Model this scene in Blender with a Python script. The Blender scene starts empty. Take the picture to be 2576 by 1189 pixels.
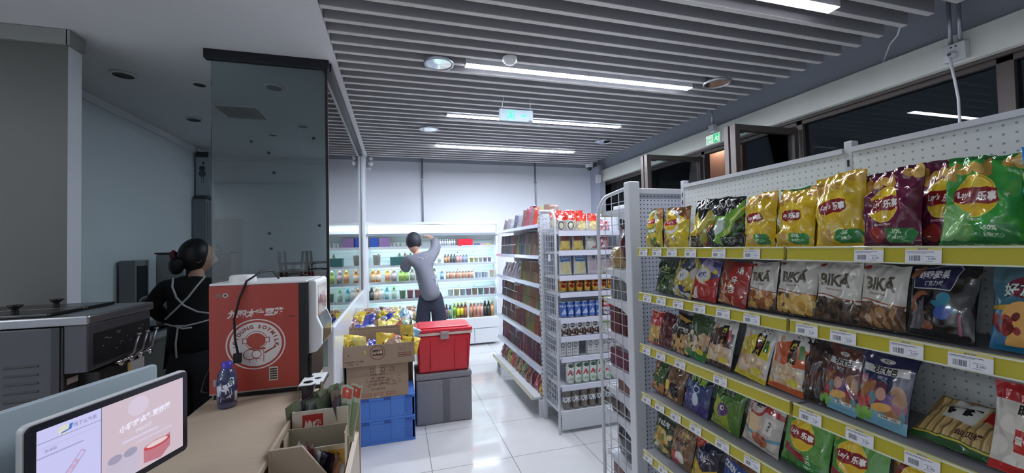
import bpy, bmesh, math, random
import numpy as np
from mathutils import Vector, Matrix, Euler, noise
C = bpy.context.scene.collection
PI = math.pi
# ------------------------------------------------------------------ camera, world, exposure
def make_camera():
    cd = bpy.data.cameras.new('camera'); cam = bpy.data.objects.new('camera', cd); C.objects.link(cam)
    cd.sensor_fit = 'HORIZONTAL'; cd.sensor_width = 36.0; cd.lens = 36.0 * 1005.5 / 2576.0
    cd.clip_start = 0.02; cd.clip_end = 60
    yaw, pitch, roll = -0.28126713, 0.02468344, -0.02237127
    B = Matrix(((1, 0, 0), (0, 0, -1), (0, 1, 0)))
    cy, sy = math.cos(yaw), math.sin(yaw)
    Rz = Matrix(((cy, sy, 0), (-sy, cy, 0), (0, 0, 1)))
    cp, sp = math.cos(pitch), math.sin(pitch)
    Rx = Matrix(((1, 0, 0), (0, cp, sp), (0, -sp, cp)))
    cr, sr = math.cos(roll), math.sin(roll)
    Rr = Matrix(((cr, -sr, 0), (sr, cr, 0), (0, 0, 1)))
    M = Rr @ Rx @ B @ Rz                       # world -> (right, down, forward)
    F = Matrix(((1, 0, 0), (0, -1, 0), (0, 0, -1)))
    W = (F @ M).transposed().to_4x4()
    W.translation = (0, 0, 1.6)
    cam.matrix_world = W
    bpy.context.scene.camera = cam
make_camera()
sc = bpy.context.scene
sc.view_settings.view_transform = 'Standard'; sc.view_settings.look = 'None'
sc.view_settings.gamma = 1; sc.view_settings.use_curve_mapping = False
sc.view_settings.exposure = 1.0
wd = bpy.data.worlds.new('night'); sc.world = wd; wd.use_nodes = True
wd.node_tree.nodes['Background'].inputs[0].default_value = (0.35, 0.45, 0.6, 1)
wd.node_tree.nodes['Background'].inputs[1].default_value = 0.02
LIGHT_W = 52.0      # strip light strength
sc.cycles.max_bounces = 10; sc.cycles.transparent_max_bounces = 16
sc.cycles.sample_clamp_indirect = 6.0

# ------------------------------------------------------------------ materials
def lin(c):
    out = []
    for v in c[:3]:
        v = v / 255.0
        out.append(v / 12.92 if v <= 0.04045 else ((v + 0.055) / 1.055) ** 2.4)
    return tuple(out) + (1.0,)
_m = {}
def mat(name, col=(200, 200, 200), rough=0.5, metal=0.0, emit=0.0, coat=0.0, bump=0.0, bscale=40.0, var=0.0, vscale=6.0, alpha=1.0, spec=0.5):
    if name in _m: return _m[name]
    m = bpy.data.materials.new(name); m.use_nodes = True; nt = m.node_tree; b = nt.nodes['Principled BSDF']
    b.inputs['Base Color'].default_value = lin(col); b.inputs['Roughness'].default_value = rough
    b.inputs['Metallic'].default_value = metal; b.inputs['Coat Weight'].default_value = coat
    b.inputs['Specular IOR Level'].default_value = spec
    b.inputs['Alpha'].default_value = alpha
    if emit:
        b.inputs['Emission Color'].default_value = lin(col); b.inputs['Emission Strength'].default_value = emit
    tc = None
    if var:
        tc = nt.nodes.new('ShaderNodeTexCoord'); n = nt.nodes.new('ShaderNodeTexNoise'); n.inputs['Scale'].default_value = vscale
        n.inputs['Detail'].default_value = 5
        r = nt.nodes.new('ShaderNodeMix'); r.data_type = 'RGBA'
        c = lin(col); r.inputs['A'].default_value = tuple(max(0, v * (1 - var)) for v in c[:3]) + (1,)
        r.inputs['B'].default_value = tuple(min(1, v * (1 + var)) for v in c[:3]) + (1,)
        nt.links.new(tc.outputs['Object'], n.inputs['Vector']); nt.links.new(n.outputs['Fac'], r.inputs['Factor'])
        nt.links.new(r.outputs['Result'], b.inputs['Base Color'])
    if bump:
        tc = tc or nt.nodes.new('ShaderNodeTexCoord'); n = nt.nodes.new('ShaderNodeTexNoise'); n.inputs['Scale'].default_value = bscale
        bp = nt.nodes.new('ShaderNodeBump'); bp.inputs['Strength'].default_value = bump; bp.inputs['Distance'].default_value = 0.01
        nt.links.new(tc.outputs['Object'], n.inputs['Vector']); nt.links.new(n.outputs['Fac'], bp.inputs['Height'])
        nt.links.new(bp.outputs['Normal'], b.inputs['Normal'])
    _m[name] = m; return m
def glass(name, tint=(235, 245, 243), refl=1.0, rough=0.0, ior=1.5):
    if name in _m: return _m[name]
    m = bpy.data.materials.new(name); m.use_nodes = True; nt = m.node_tree; nt.nodes.remove(nt.nodes['Principled BSDF'])
    t = nt.nodes.new('ShaderNodeBsdfTransparent'); t.inputs[0].default_value = lin(tint)
    g = nt.nodes.new('ShaderNodeBsdfGlossy'); g.inputs['Roughness'].default_value = rough
    g.inputs['Color'].default_value = (refl, refl, refl, 1)
    f = nt.nodes.new('ShaderNodeFresnel'); f.inputs['IOR'].default_value = ior
    x = nt.nodes.new('ShaderNodeMixShader')
    nt.links.new(f.outputs[0], x.inputs[0]); nt.links.new(t.outputs[0], x.inputs[1]); nt.links.new(g.outputs[0], x.inputs[2])
    nt.links.new(x.outputs[0], nt.nodes['Material Output'].inputs[0])
    _m[name] = m; return m
def peg_mat(name, col, axis, pitch=0.0225, hole=0.0036, hc=(52, 58, 64)):
    """painted steel sheet punched with a grid of round holes; axis = the two object axes of the sheet"""
    if name in _m: return _m[name]
    m = mat(name, col, 0.45); nt = m.node_tree; b = nt.nodes['Principled BSDF']
    tc = nt.nodes.new('ShaderNodeTexCoord'); sp = nt.nodes.new('ShaderNodeSeparateXYZ'); nt.links.new(tc.outputs['Object'], sp.inputs[0])
    sq = []
    for a in axis:
        d = nt.nodes.new('ShaderNodeMath'); d.operation = 'DIVIDE'; d.inputs[1].default_value = pitch; nt.links.new(sp.outputs[a], d.inputs[0])
        f = nt.nodes.new('ShaderNodeMath'); f.operation = 'FRACT'; nt.links.new(d.outputs[0], f.inputs[0])
        s = nt.nodes.new('ShaderNodeMath'); s.operation = 'SUBTRACT'; s.inputs[1].default_value = 0.5; nt.links.new(f.outputs[0], s.inputs[0])
        p = nt.nodes.new('ShaderNodeMath'); p.operation = 'MULTIPLY'; nt.links.new(s.outputs[0], p.inputs[0]); nt.links.new(s.outputs[0], p.inputs[1])
        sq.append(p)
    ad = nt.nodes.new('ShaderNodeMath'); ad.operation = 'ADD'; nt.links.new(sq[0].outputs[0], ad.inputs[0]); nt.links.new(sq[1].outputs[0], ad.inputs[1])
    lt = nt.nodes.new('ShaderNodeMath'); lt.operation = 'LESS_THAN'; lt.inputs[1].default_value = (hole / pitch) ** 2; nt.links.new(ad.outputs[0], lt.inputs[0])
    mx = nt.nodes.new('ShaderNodeMix'); mx.data_type = 'RGBA'; mx.inputs['A'].default_value = lin(col); mx.inputs['B'].default_value = lin(hc)
    nt.links.new(lt.outputs[0], mx.inputs['Factor']); nt.links.new(mx.outputs['Result'], b.inputs['Base Color'])
    return m
def tile_mat():
    m = mat('polished_floor_tile', (198, 200, 202), 0.07); nt = m.node_tree; b = nt.nodes['Principled BSDF']
    b.inputs['Specular IOR Level'].default_value = 0.9; b.inputs['Coat Weight'].default_value = .5; b.inputs['Coat Roughness'].default_value = .03
    tc = nt.nodes.new('ShaderNodeTexCoord'); mp = nt.nodes.new('ShaderNodeMapping')
    mp.inputs['Location'].default_value = (-0.2195 + 6.0 , -2.966 + 6.06, 0); nt.links.new(tc.outputs['Object'], mp.inputs[0])
    sp = nt.nodes.new('ShaderNodeSeparateXYZ'); nt.links.new(mp.outputs[0], sp.inputs[0])
    ls = []
    for k, pit in ((0, 0.6), (1, 0.606)):
        d = nt.nodes.new('ShaderNodeMath'); d.operation = 'DIVIDE'; d.inputs[1].default_value = pit; nt.links.new(sp.outputs[k], d.inputs[0])
        f = nt.nodes.new('ShaderNodeMath'); f.operation = 'FRACT'; nt.links.new(d.outputs[0], f.inputs[0])
        l = nt.nodes.new('ShaderNodeMath'); l.operation = 'LESS_THAN'; l.inputs[1].default_value = 0.007; nt.links.new(f.outputs[0], l.inputs[0]); ls.append(l)
    mxm = nt.nodes.new('ShaderNodeMath'); mxm.operation = 'MAXIMUM'; nt.links.new(ls[0].outputs[0], mxm.inputs[0]); nt.links.new(ls[1].outputs[0], mxm.inputs[1])
    n = nt.nodes.new('ShaderNodeTexNoise'); n.inputs['Scale'].default_value = 3; n.inputs['Detail'].default_value = 6; nt.links.new(tc.outputs['Object'], n.inputs['Vector'])
    r = nt.nodes.new('ShaderNodeMix'); r.data_type = 'RGBA'; r.inputs['A'].default_value = lin((212, 212, 213)); r.inputs['B'].default_value = lin((226, 226, 226)); nt.links.new(n.outputs['Fac'], r.inputs['Factor'])
    mx = nt.nodes.new('ShaderNodeMix'); mx.data_type = 'RGBA'; mx.inputs['B'].default_value = lin((110, 112, 112))
    nt.links.new(mxm.outputs[0], mx.inputs['Factor']); nt.links.new(r.outputs['Result'], mx.inputs['A']); nt.links.new(mx.outputs['Result'], b.inputs['Base Color'])
    return m
def wood_mat():
    m = mat('pale_wood_laminate', (206, 180, 148), 0.38); nt = m.node_tree; b = nt.nodes['Principled BSDF']
    tc = nt.nodes.new('ShaderNodeTexCoord'); mp = nt.nodes.new('ShaderNodeMapping'); mp.inputs['Scale'].default_value = (1.2, 26, 1.2)
    nt.links.new(tc.outputs['Object'], mp.inputs[0]); n = nt.nodes.new('ShaderNodeTexNoise'); n.inputs['Scale'].default_value = 3.0; n.inputs['Detail'].default_value = 8
    nt.links.new(mp.outputs[0], n.inputs['Vector']); r = nt.nodes.new('ShaderNodeMix'); r.data_type = 'RGBA'
    r.inputs['A'].default_value = lin((172, 156, 136)); r.inputs['B'].default_value = lin((188, 172, 152)); nt.links.new(n.outputs['Fac'], r.inputs['Factor'])
    nt.links.new(r.outputs['Result'], b.inputs['Base Color']); return m

# ------------------------------------------------------------------ printed artwork (numpy canvases)
_tt = {}
def text_tris(s, bold=0.0):
    k = (s, bold)
    if k in _tt: return _tt[k]
    cu = bpy.data.curves.new('print_text', 'FONT'); cu.body = s; cu.size = 1; cu.resolution_u = 3; cu.offset = bold
    o = bpy.data.objects.new('print_text', cu); C.objects.link(o)
    dg = bpy.context.evaluated_depsgraph_get(); dg.update()
    me = bpy.data.meshes.new_from_object(o.evaluated_get(dg)); me.calc_loop_triangles()
    n = len(me.vertices); v = np.zeros(n * 3); me.vertices.foreach_get('co', v); v = v.reshape(-1, 3)[:, :2]
    t = np.zeros(len(me.loop_triangles) * 3, dtype=np.int32); me.loop_triangles.foreach_get('vertices', t); t = t.reshape(-1, 3)
    bpy.data.objects.remove(o); bpy.data.curves.remove(cu); bpy.data.meshes.remove(me)
    if n: v = v - (v.min(0) + v.max(0)) / 2; hgt = max(np.ptp(v[:, 1]), 1e-3)
    else: hgt = 1
    _tt[k] = (v / hgt, t); return _tt[k]
class Art:
    def __init__(s, w, h, col):
        s.w, s.h = w, h; s.a = np.empty((h, w, 3), np.float32); s.a[:] = np.array(col, np.float32) / 255
        s.Y, s.X = np.mgrid[0:h, 0:w].astype(np.float32); s.X = (s.X + .5) / w; s.Y = (s.Y + .5) / h; s.asp = h / w
    def put(s, mask, col): s.a[mask] = np.array(col, np.float32) / 255; return s
    def rect(s, x0, y0, x1, y1, col): return s.put((s.X >= x0) & (s.X < x1) & (s.Y >= y0) & (s.Y < y1), col)
    def ell(s, cx, cy, rx, ry, col, rot=0):
        c, n = math.cos(rot), math.sin(rot); dx = s.X - cx; dy = (s.Y - cy) * s.asp
        u = dx * c + dy * n; v = -dx * n + dy * c
        return s.put((u / rx) ** 2 + (v / (ry * s.asp)) ** 2 < 1, col)
    def ring(s, cx, cy, r, w, col):
        d = np.sqrt((s.X - cx) ** 2 + ((s.Y - cy) * s.asp) ** 2); return s.put(abs(d - r) < w, col)
    def poly(s, pts, col):
        ins = np.zeros(s.X.shape, bool); n = len(pts)
        for i in range(n):
            (xa, ya), (xb, yb) = pts[i], pts[(i + 1) % n]
            if ya == yb: continue
            cnd = (ya > s.Y) != (yb > s.Y)
            ins ^= cnd & (s.X < (xb - xa) * (s.Y - ya) / (yb - ya) + xa)
        return s.put(ins, col)
    def wave(s, y0, amp, fr, ph, col, above=False):
        e = y0 + amp * np.sin(s.X * fr + ph); return s.put(s.Y > e if above else s.Y < e, col)
    def food(s, x0, y0, x1, y1, n, r, cols, seed=1, el=.6):
        rd = random.Random(seed)
        for i in range(n):
            s.ell(rd.uniform(x0, x1), rd.uniform(y0, y1), r * rd.uniform(.6, 1.3), r * rd.uniform(.6, 1.3) * el / s.asp * 1.2, rd.choice(cols), rd.uniform(0, 3.1))
        return s
    def spk(s, x0, y0, x1, y1, n, col, seed=3):
        rd = random.Random(seed)
        for i in range(n):
            x = rd.uniform(x0, x1); y = rd.uniform(y0, y1); s.rect(x, y, x + rd.uniform(.01, .05), y + rd.uniform(.004, .012), col)
        return s
    def txt(s, t, cx, cy, hh, col, rot=0, bold=.02, shear=0, wide=1, maxw=None):
        v, tr = text_tris(t, bold)
        if len(tr) == 0: return s
        p = v * (hh * s.h); p = p * np.array([wide, 1])
        if maxw:
            ww = np.ptp(p[:, 0])
            if ww > maxw * s.w: p[:, 0] *= maxw * s.w / ww
        p = np.stack([p[:, 0] + shear * p[:, 1], p[:, 1]], 1); c, n = math.cos(rot), math.sin(rot)
        p = np.stack([p[:, 0] * c - p[:, 1] * n + cx * s.w, p[:, 0] * n + p[:, 1] * c + cy * s.h], 1)
        cc = np.array(col, np.float32) / 255
        for a, b, d in tr:
            A, B, D = p[a], p[b], p[d]
            x0, x1 = int(max(0, min(A[0], B[0], D[0]))), int(min(s.w - 1, max(A[0], B[0], D[0]) + 1))
            y0, y1 = int(max(0, min(A[1], B[1], D[1]))), int(min(s.h - 1, max(A[1], B[1], D[1]) + 1))
            if x1 < x0 or y1 < y0: continue
            gx = np.arange(x0, x1 + 1)[None, :] + .5; gy = np.arange(y0, y1 + 1)[:, None] + .5
            e0 = (B[0] - A[0]) * (gy - A[1]) - (B[1] - A[1]) * (gx - A[0])
            e1 = (D[0] - B[0]) * (gy - B[1]) - (D[1] - B[1]) * (gx - B[0])
            e2 = (A[0] - D[0]) * (gy - D[1]) - (A[1] - D[1]) * (gx - D[0])
            s.a[y0:y1 + 1, x0:x1 + 1][((e0 >= 0) & (e1 >= 0) & (e2 >= 0)) | ((e0 <= 0) & (e1 <= 0) & (e2 <= 0))] = cc
        return s
def art_mat(name, art, rough=0.25, coat=0.3, metal=0.0, emit=0.0):
    if name in _m: return _m[name]
    im = bpy.data.images.new(name, art.w, art.h); px = np.ones((art.h, art.w, 4), np.float32); px[..., :3] = art.a
    im.pixels.foreach_set(px.ravel()); im.update(); im.pack()
    m = bpy.data.materials.new(name); m.use_nodes = True; nt = m.node_tree; b = nt.nodes['Principled BSDF']
    tx = nt.nodes.new('ShaderNodeTexImage'); tx.image = im; tx.extension = 'EXTEND'
    nt.links.new(tx.outputs['Color'], b.inputs['Base Color'])
    b.inputs['Roughness'].default_value = rough; b.inputs['Coat Weight'].default_value = coat; b.inputs['Metallic'].default_value = metal
    b.inputs['Coat Roughness'].default_value = 0.06
    if emit:
        nt.links.new(tx.outputs['Color'], b.inputs['Emission Color']); b.inputs['Emission Strength'].default_value = emit
        b.inputs['Base Color'].default_value = (.02, .02, .02, 1)
        for l in list(b.inputs['Base Color'].links): nt.links.remove(l)
    _m[name] = m; return m

# ------------------------------------------------------------------ mesh builder
class MB:
    def __init__(s): s.v = []; s.f = []; s.mi = []; s.uv = []; s.sm = []
    def face(s, idx, m=0, uv=None, sm=False):
        s.f.append(idx); s.mi.append(m); s.uv.append(uv or [(0.02, 0.02)] * len(idx)); s.sm.append(sm)
    def box(s, x0, x1, y0, y1, z0, z1, m=0, M=None):
        k = len(s.v); P = [(x0, y0, z0), (x1, y0, z0), (x1, y1, z0), (x0, y1, z0), (x0, y0, z1), (x1, y0, z1), (x1, y1, z1), (x0, y1, z1)]
        if M is not None: P = [tuple(M @ Vector(p)) for p in P]
        s.v += P; q = [(0, 0), (1, 0), (1, 1), (0, 1)]
        mm = m if isinstance(m, (list, tuple)) else [m] * 6      # front(-Y), right(+X), back, left(-X), bottom, top
        for idx, mi in zip(((0, 1, 5, 4), (1, 2, 6, 5), (2, 3, 7, 6), (3, 0, 4, 7), (3, 2, 1, 0), (4, 5, 6, 7)), mm):
            s.face([k + i for i in idx], mi, q)
        return s
    def prism(s, pts, a, b, axis='Y', m=0):
        """closed polygon extruded along an axis; pts in the other two axes (XZ for Y, YZ for X, XY for Z)"""
        k = len(s.v); n = len(pts)
        def mk(p, t): return {'Y': (p[0], t, p[1]), 'X': (t, p[0], p[1]), 'Z': (p[0], p[1], t)}[axis]
        s.v += [mk(p, a) for p in pts] + [mk(p, b) for p in pts]
        s.face([k + i for i in range(n)], m); s.face([k + n + i for i in reversed(range(n))], m)
        for i in range(n):
            j = (i + 1) % n; s.face([k + j, k + i, k + n + i, k + n + j], m)
        return s
    def tube(s, pts, r, n=8, m=0, cap=True):
        pts = [Vector(p) for p in pts]; k = len(s.v); L = len(pts); up = Vector((0, 0, 1)); prev = None
        for i, p in enumerate(pts):
            t = (pts[min(i + 1, L - 1)] - pts[max(i - 1, 0)]).normalized()
            if prev is None:
                a = t.cross(up)
                if a.length < .05: a = t.cross(Vector((1, 0, 0)))
            else: a = prev - t * prev.dot(t)
            a.normalize(); prev = a; b = t.cross(a); rr = r[i] if isinstance(r, (list, tuple)) else r
            for j in range(n):
                an = 2 * PI * j / n; s.v.append(tuple(p + (a * math.cos(an) + b * math.sin(an)) * rr))
        for i in range(L - 1):
            for j in range(n):
                j2 = (j + 1) % n; s.face([k + i * n + j, k + i * n + j2, k + (i + 1) * n + j2, k + (i + 1) * n + j], m, None, True)
        if cap: s.face([k + j for j in reversed(range(n))], m); s.face([k + (L - 1) * n + j for j in range(n)], m)
        return s
    def lathe(s, prof, c=(0, 0, 0), n=20, m=0, sx=1, sy=1, ax='Z', sm=True):
        """profile [(r, z[, material])]; u runs round with the front (-Y) at 0.5"""
        k = len(s.v); L = len(prof); zs = [p[1] for p in prof]; z0, z1 = min(zs), max(zs) + 1e-9
        for p in prof:
            for j in range(n + 1):
                an = 2 * PI * j / n + PI / 2; x, y, z = p[0] * math.cos(an) * sx, p[0] * math.sin(an) * sy, p[1]
                if ax == 'X': x, y, z = z, x, y
                elif ax == 'Y': x, y, z = x, z, y
                s.v.append((c[0] + x, c[1] + y, c[2] + z))
        for i in range(L - 1):
            mm = prof[i][2] if len(prof[i]) > 2 else m
            for j in range(n):
                a, b = k + i * (n + 1) + j, k + (i + 1) * (n + 1) + j
                va, vb = (zs[i] - z0) / (z1 - z0), (zs[i + 1] - z0) / (z1 - z0)
                s.face([a, a + 1, b + 1, b], mm, [(j / n, va), ((j + 1) / n, va), ((j + 1) / n, vb), (j / n, vb)], sm)
        return s
    def grid(s, fn, nu, nv, m=0, sm=True, flip=False):
        k = len(s.v)
        for j in range(nv + 1):
            for i in range(nu + 1): s.v.append(tuple(fn(i / nu, j / nv)))
        for j in range(nv):
            for i in range(nu):
                a = k + j * (nu + 1) + i; idx = [a, a + 1, a + nu + 2, a + nu + 1]
                uv = [(i / nu, j / nv), ((i + 1) / nu, j / nv), ((i + 1) / nu, (j + 1) / nv), (i / nu, (j + 1) / nv)]
                if flip: idx.reverse(); uv.reverse()
                s.face(idx, m, uv, sm)
        return s
    def build(s, name, mats, parent=None, bevel=0.0, seg=2, org=None):
        """org: world point that becomes the object's origin (top-level only)"""
        if not isinstance(mats, (list, tuple)): mats = [mats]
        me = bpy.data.meshes.new(name); off = Vector((0, 0, 0))
        if parent is not None: off = root_loc(parent)
        elif org == 'base':
            A = np.array(s.v); off = Vector(((A[:, 0].min() + A[:, 0].max()) / 2, (A[:, 1].min() + A[:, 1].max()) / 2, A[:, 2].min()))
        elif org is not None: off = Vector(org)
        V = np.array(s.v, dtype=float) - np.array(off)
        me.from_pydata([tuple(p) for p in V], [], s.f)
        for m in mats: me.materials.append(m)
        me.polygons.foreach_set('material_index', s.mi); me.polygons.foreach_set('use_smooth', s.sm)
        ul = me.uv_layers.new(name='UVMap'); flat = [c for f in s.uv for p in f for c in p]; ul.data.foreach_set('uv', flat)
        me.update()
        o = bpy.data.objects.new(name, me); C.objects.link(o)
        if parent is not None: o.parent = parent
        else: o.location = off
        if bevel:
            b = o.modifiers.new('edge', 'BEVEL'); b.width = bevel; b.segments = seg; b.limit_method = 'ANGLE'; b.angle_limit = 0.7
            b.harden_normals = False
        return o
def root_loc(o):
    v = Vector((0, 0, 0))
    while o is not None: v = v + o.location; o = o.parent
    return v
def tag(o, label=None, cat=None, group=None, kind=None):
    if label: o['label'] = label
    if cat: o['category'] = cat
    if group: o['group'] = group
    if kind: o['kind'] = kind
    return o
def thing(name, label, cat, loc=(0, 0, 0), group=None):
    o = bpy.data.objects.new(name, None); C.objects.link(o); o.location = loc; o.empty_display_size = .05
    return tag(o, label, cat, group)
def struct(mb, name, mats, label=None, **k):
    return tag(mb.build(name, mats, **k), label, None, None, 'structure')
def dup(o, loc=None, rot=None, label=None, group=None, scale=None):
    r = o.copy(); C.objects.link(r)
    def kids(src, dst):
        for ch in list(src.children):
            c = ch.copy(); C.objects.link(c); c.parent = dst; kids(ch, c)
    kids(o, r)
    if loc is not None: r.location = loc
    if rot is not None: r.rotation_euler = rot
    if scale is not None: r.scale = scale
    if label: r['label'] = label
    if group: r['group'] = group
    return r
def recolor(o, slot, m):
    s = o.material_slots[slot]; s.link = 'OBJECT'; s.material = m
ORD = ['first', 'second', 'third', 'fourth', 'fifth', 'sixth', 'seventh', 'eighth', 'ninth', 'tenth', 'eleventh', 'twelfth', 'thirteenth', 'fourteenth', 'fifteenth',
       'sixteenth', 'seventeenth', 'eighteenth', 'nineteenth', 'twentieth', 'twenty-first', 'twenty-second', 'twenty-third', 'twenty-fourth', 'twenty-fifth', 'twenty-sixth', 'twenty-seventh', 'twenty-eighth']

def bag_mesh(w, h, d, seed, nu=26, nv=32, wr=1.0, pillow=True):
    """a filled film bag standing on its lower seal, front towards -Y, seals top and bottom"""
    rd = random.Random(seed); ph = [rd.uniform(0, 6.28) for _ in range(12)]; off = Vector((rd.uniform(0, 50), rd.uniform(0, 50), rd.uniform(0, 50)))
    lean = [rd.uniform(-.12, .12) for _ in range(4)]
    def prof(u, v):
        e = max(0.0, math.sin(PI * u)) ** .55
        vv = min(1, max(0, (v - .035) / .93)); t = max(0.0, math.sin(PI * vv)) ** .5
        t *= 1.08 - .35 * v
        return e * t
    def pt(u, v, side):
        pin = 1 - .07 * math.sin(PI * v) ** .7
        x = (u - .5) * w * pin + lean[0] * w * .25 * (v - .5) * (1 if u < .5 else -1)
        z = h * v + h * .02 * math.sin(u * 5 + ph[0]) * v + h * .03 * lean[1] * (u - .5) * v * 6
        if v > .93: z += .0012 * math.sin(u * 16 + ph[1])
        y = d * .5 * prof(u, v)
        cr = 1 - abs(noise.noise(Vector((u * 2.6 + v * 1.5, v * 2.2 - u * 1.2, side * 7)) + off * 1.7)) * 2.6
        q = noise.noise(Vector((u * 3.2 * w / .15, v * 3.4, side * 5)) + off)
        r = 1 - abs(noise.noise(Vector((u * 4.5, v * 4.0, side * 9)) + off)) * 2
        seal = .4 + 1.3 * (abs(v - .5) * 2) ** 2 + .5 * (abs(u - .5) * 2) ** 2
        y += wr * (q * .006 + (r - .55) * .006 * seal + max(0, cr) ** 2.2 * .007) * (1 if .06 < v < .94 and .03 < u < .97 else .25)
        # radiating pleats by the seals
        pl = max(0, (abs(v - .5) - .3) / .2); y += wr * .0028 * pl * math.sin(u * 34 + ph[2] + 2 * math.sin(v * 7 + ph[3])) * math.sin(PI * u)
        y = max(y, .0012)
        bow = .012 * math.sin(u * 3.1 + ph[4]) * max(0, v - .8) * 5
        return Vector((x, (-y if side == 0 else y) + bow * .6, max(z, 0)))
    b = MB()
    b.grid(lambda u, v: pt(u, v, 0), nu, nv, 0)
    b.grid(lambda u, v: pt(u, v, 1), nu // 2, nv // 2, 1, flip=True)
    return b
def place(o, loc, rz=0, tilt=0, roll=0):
    """stand at loc, lean back by tilt, roll in its own plane, face -Y turned by rz"""
    o.location = loc; o.rotation_euler = (Matrix.Rotation(rz, 3, 'Z') @ Matrix.Rotation(-tilt, 3, 'X') @ Matrix.Rotation(roll, 3, 'Y')).to_euler(); return o
# ------------------------------------------------------------------ common materials
W_WHITE = mat('white_wall_paint', (236, 239, 246), 0.6, bump=.05, bscale=90)
W_KIT = mat('kitchen_wall_panel', (220, 223, 227), 0.35)
W_CEIL = mat('white_ceiling_paint', (216, 217, 220), 0.75)
W_DARK = mat('slate_grey_paint', (166, 172, 182), 0.7)
M_SLAB = mat('dark_slab_paint', (120, 119, 122), 0.85)
M_SLATS = mat('slat_side_glare', (170, 169, 174), 0.4)  # brown slat sides paled to light grey, glare put into the colour
M_SLATB = mat('slat_underside', (206, 204, 200), 0.4)  # undersides coloured paler, for the light bounced up from the floor
M_WPLAS = mat('white_plastic', (228, 230, 232), 0.35)
M_ALU = mat('satin_aluminium', (178, 184, 190), 0.35, metal=.85)
M_STEEL = mat('brushed_stainless', (150, 152, 156), 0.32, metal=.9)
M_BLACK = mat('black_plastic', (22, 22, 24), 0.4)
M_RUB = mat('black_rubber', (14, 14, 15), 0.6)
M_BRONZE = mat('bronze_window_frame', (88, 80, 76), 0.4, metal=.3)
M_CREAM = mat('cream_beam_paint', (236, 238, 228), 0.5)
M_SHELF = mat('white_powder_coated_steel', (208, 212, 218), 0.35)
M_WIRE = mat('grey_wire', (190, 194, 200), 0.35, metal=.3)
M_GLASSP = glass('clear_partition_glass', (214, 224, 224), 1.0, 0.0, 1.7)
M_GLASSW = glass('window_glass', (225, 230, 232), .9, 0.0, 1.3)
M_CARD = mat('brown_cardboard', (158, 136, 116), 0.8, bump=.1, bscale=60, var=.06)
M_CARDD = mat('cardboard_inner', (140, 114, 92), 0.85)
M_QUARTZ = mat('white_laminate_sill', (214, 218, 222), 0.2)
def lamp_mat(n, c, s):
    return mat(n, c, .5, emit=s)
M_LED = lamp_mat('led_panel_glow', (236, 242, 255), LIGHT_W); M_LED1 = lamp_mat('led_panel_glow_dimmed', (240, 242, 250), LIGHT_W * .5); M_LED5 = lamp_mat('led_panel_glow_boosted', (234, 242, 255), LIGHT_W * 2.3)  # near row dimmed, back row boosted, to balance brightness across the shop

# ------------------------------------------------------------------ structure
ZC = 2.9
f = MB().box(-4.6, 3.85, -2.6, 7.05, -.08, 0, 0); struct(f, 'floor', [tile_mat()], 'glossy off-white square floor tiles')
b = MB().box(-4.6, 3.9, -2.6, 7.05, 3.34, 3.44, 0); struct(b, 'ceiling_slab', [M_SLAB])
b = MB().box(-4.6, -.378, -2.6, 7.0, ZC, ZC + .1, 0); b.box(-.41, -.378, -2.6, 7.0, ZC + .1, 3.34, 0); struct(b, 'ceiling', [W_CEIL], 'plain white plaster ceiling over the kitchen side')
b = MB().box(-.5, 3.85, 6.9, 7.0, 0, 3.06, 0); struct(b, 'wall_back', [W_WHITE], 'white back wall above the open fridge')
b = MB().box(-.5, 3.85, 6.9, 7.0, 3.061, 3.34, 0); struct(b, 'wall_back_upper', [W_DARK])
b = MB().box(-2.45, -.5, 6.15, 6.25, 0, ZC, 0); struct(b, 'wall_kitchen_back', [W_KIT])
b = MB().box(-2.45, -2.35, 2.99, 6.15, 0, ZC, 0); struct(b, 'wall_kitchen_left', [W_KIT], 'pale panelled kitchen wall')
b = MB().box(-2.352, -2.33, 2.99, 6.15, ZC - .075, ZC - .004, 0); b.box(-2.35, -.52, 6.128, 6.15, ZC - .075, ZC - .004, 0); struct(b, 'trim_1', [W_CEIL])
b = MB().box(-4.6, -1.80, 2.885, 2.99, 0, ZC, [0, 1, 0, 0, 0, 0]); struct(b, 'wall_left', [mat('grey_beige_panel', (92, 94, 90), .5), mat('white_corner_panel', (214, 220, 226), .3)], 'grey wall panel with white end face beside the kitchen')
b = MB().box(-4.6, -1.795, 2.868, 2.885, ZC - .09, ZC - .003, 0); b.box(-1.80, -1.783, 2.868, 2.99, ZC - .09, ZC - .003, 0); struct(b, 'trim_2', [mat('grey_cornice', (140, 143, 140), .5)])
b = MB().box(-4.7, -4.6, -2.6, 2.9, 0, 3.34, 0); struct(b, 'wall_far_left', [W_KIT])
b = MB().box(-4.6, 3.85, -2.7, -2.6, 0, 3.34, 0); struct(b, 'wall_front', [W_WHITE])
# side of the room above the kitchen and behind the fridge
b = MB().box(-.55, -.45, 6.15, 6.9, 0, 3.34, 0); struct(b, 'wall_fridge_side', [W_WHITE])
# ceiling slats
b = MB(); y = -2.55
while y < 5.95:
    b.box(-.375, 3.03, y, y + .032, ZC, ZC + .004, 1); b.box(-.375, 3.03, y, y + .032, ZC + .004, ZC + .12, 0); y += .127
struct(b, 'ceiling_slats', [M_SLATS, M_SLATB], 'long brown aluminium ceiling slats paled for glare, running across the shop')
b = MB()
for x in (.1, 1.2, 2.2, 2.9): b.box(x, x + .04, -2.55, 5.98, ZC + .12, ZC + .15, 0)
for x in (.12, 1.22, 2.22, 2.92):
    for y in (-1.5, 0, 1.6, 3.2, 4.8): b.tube([(x, y, ZC + .15), (x, y, 3.34)], .004, 5)
struct(b, 'ceiling_slat_carrier', [M_SLAB])
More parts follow.
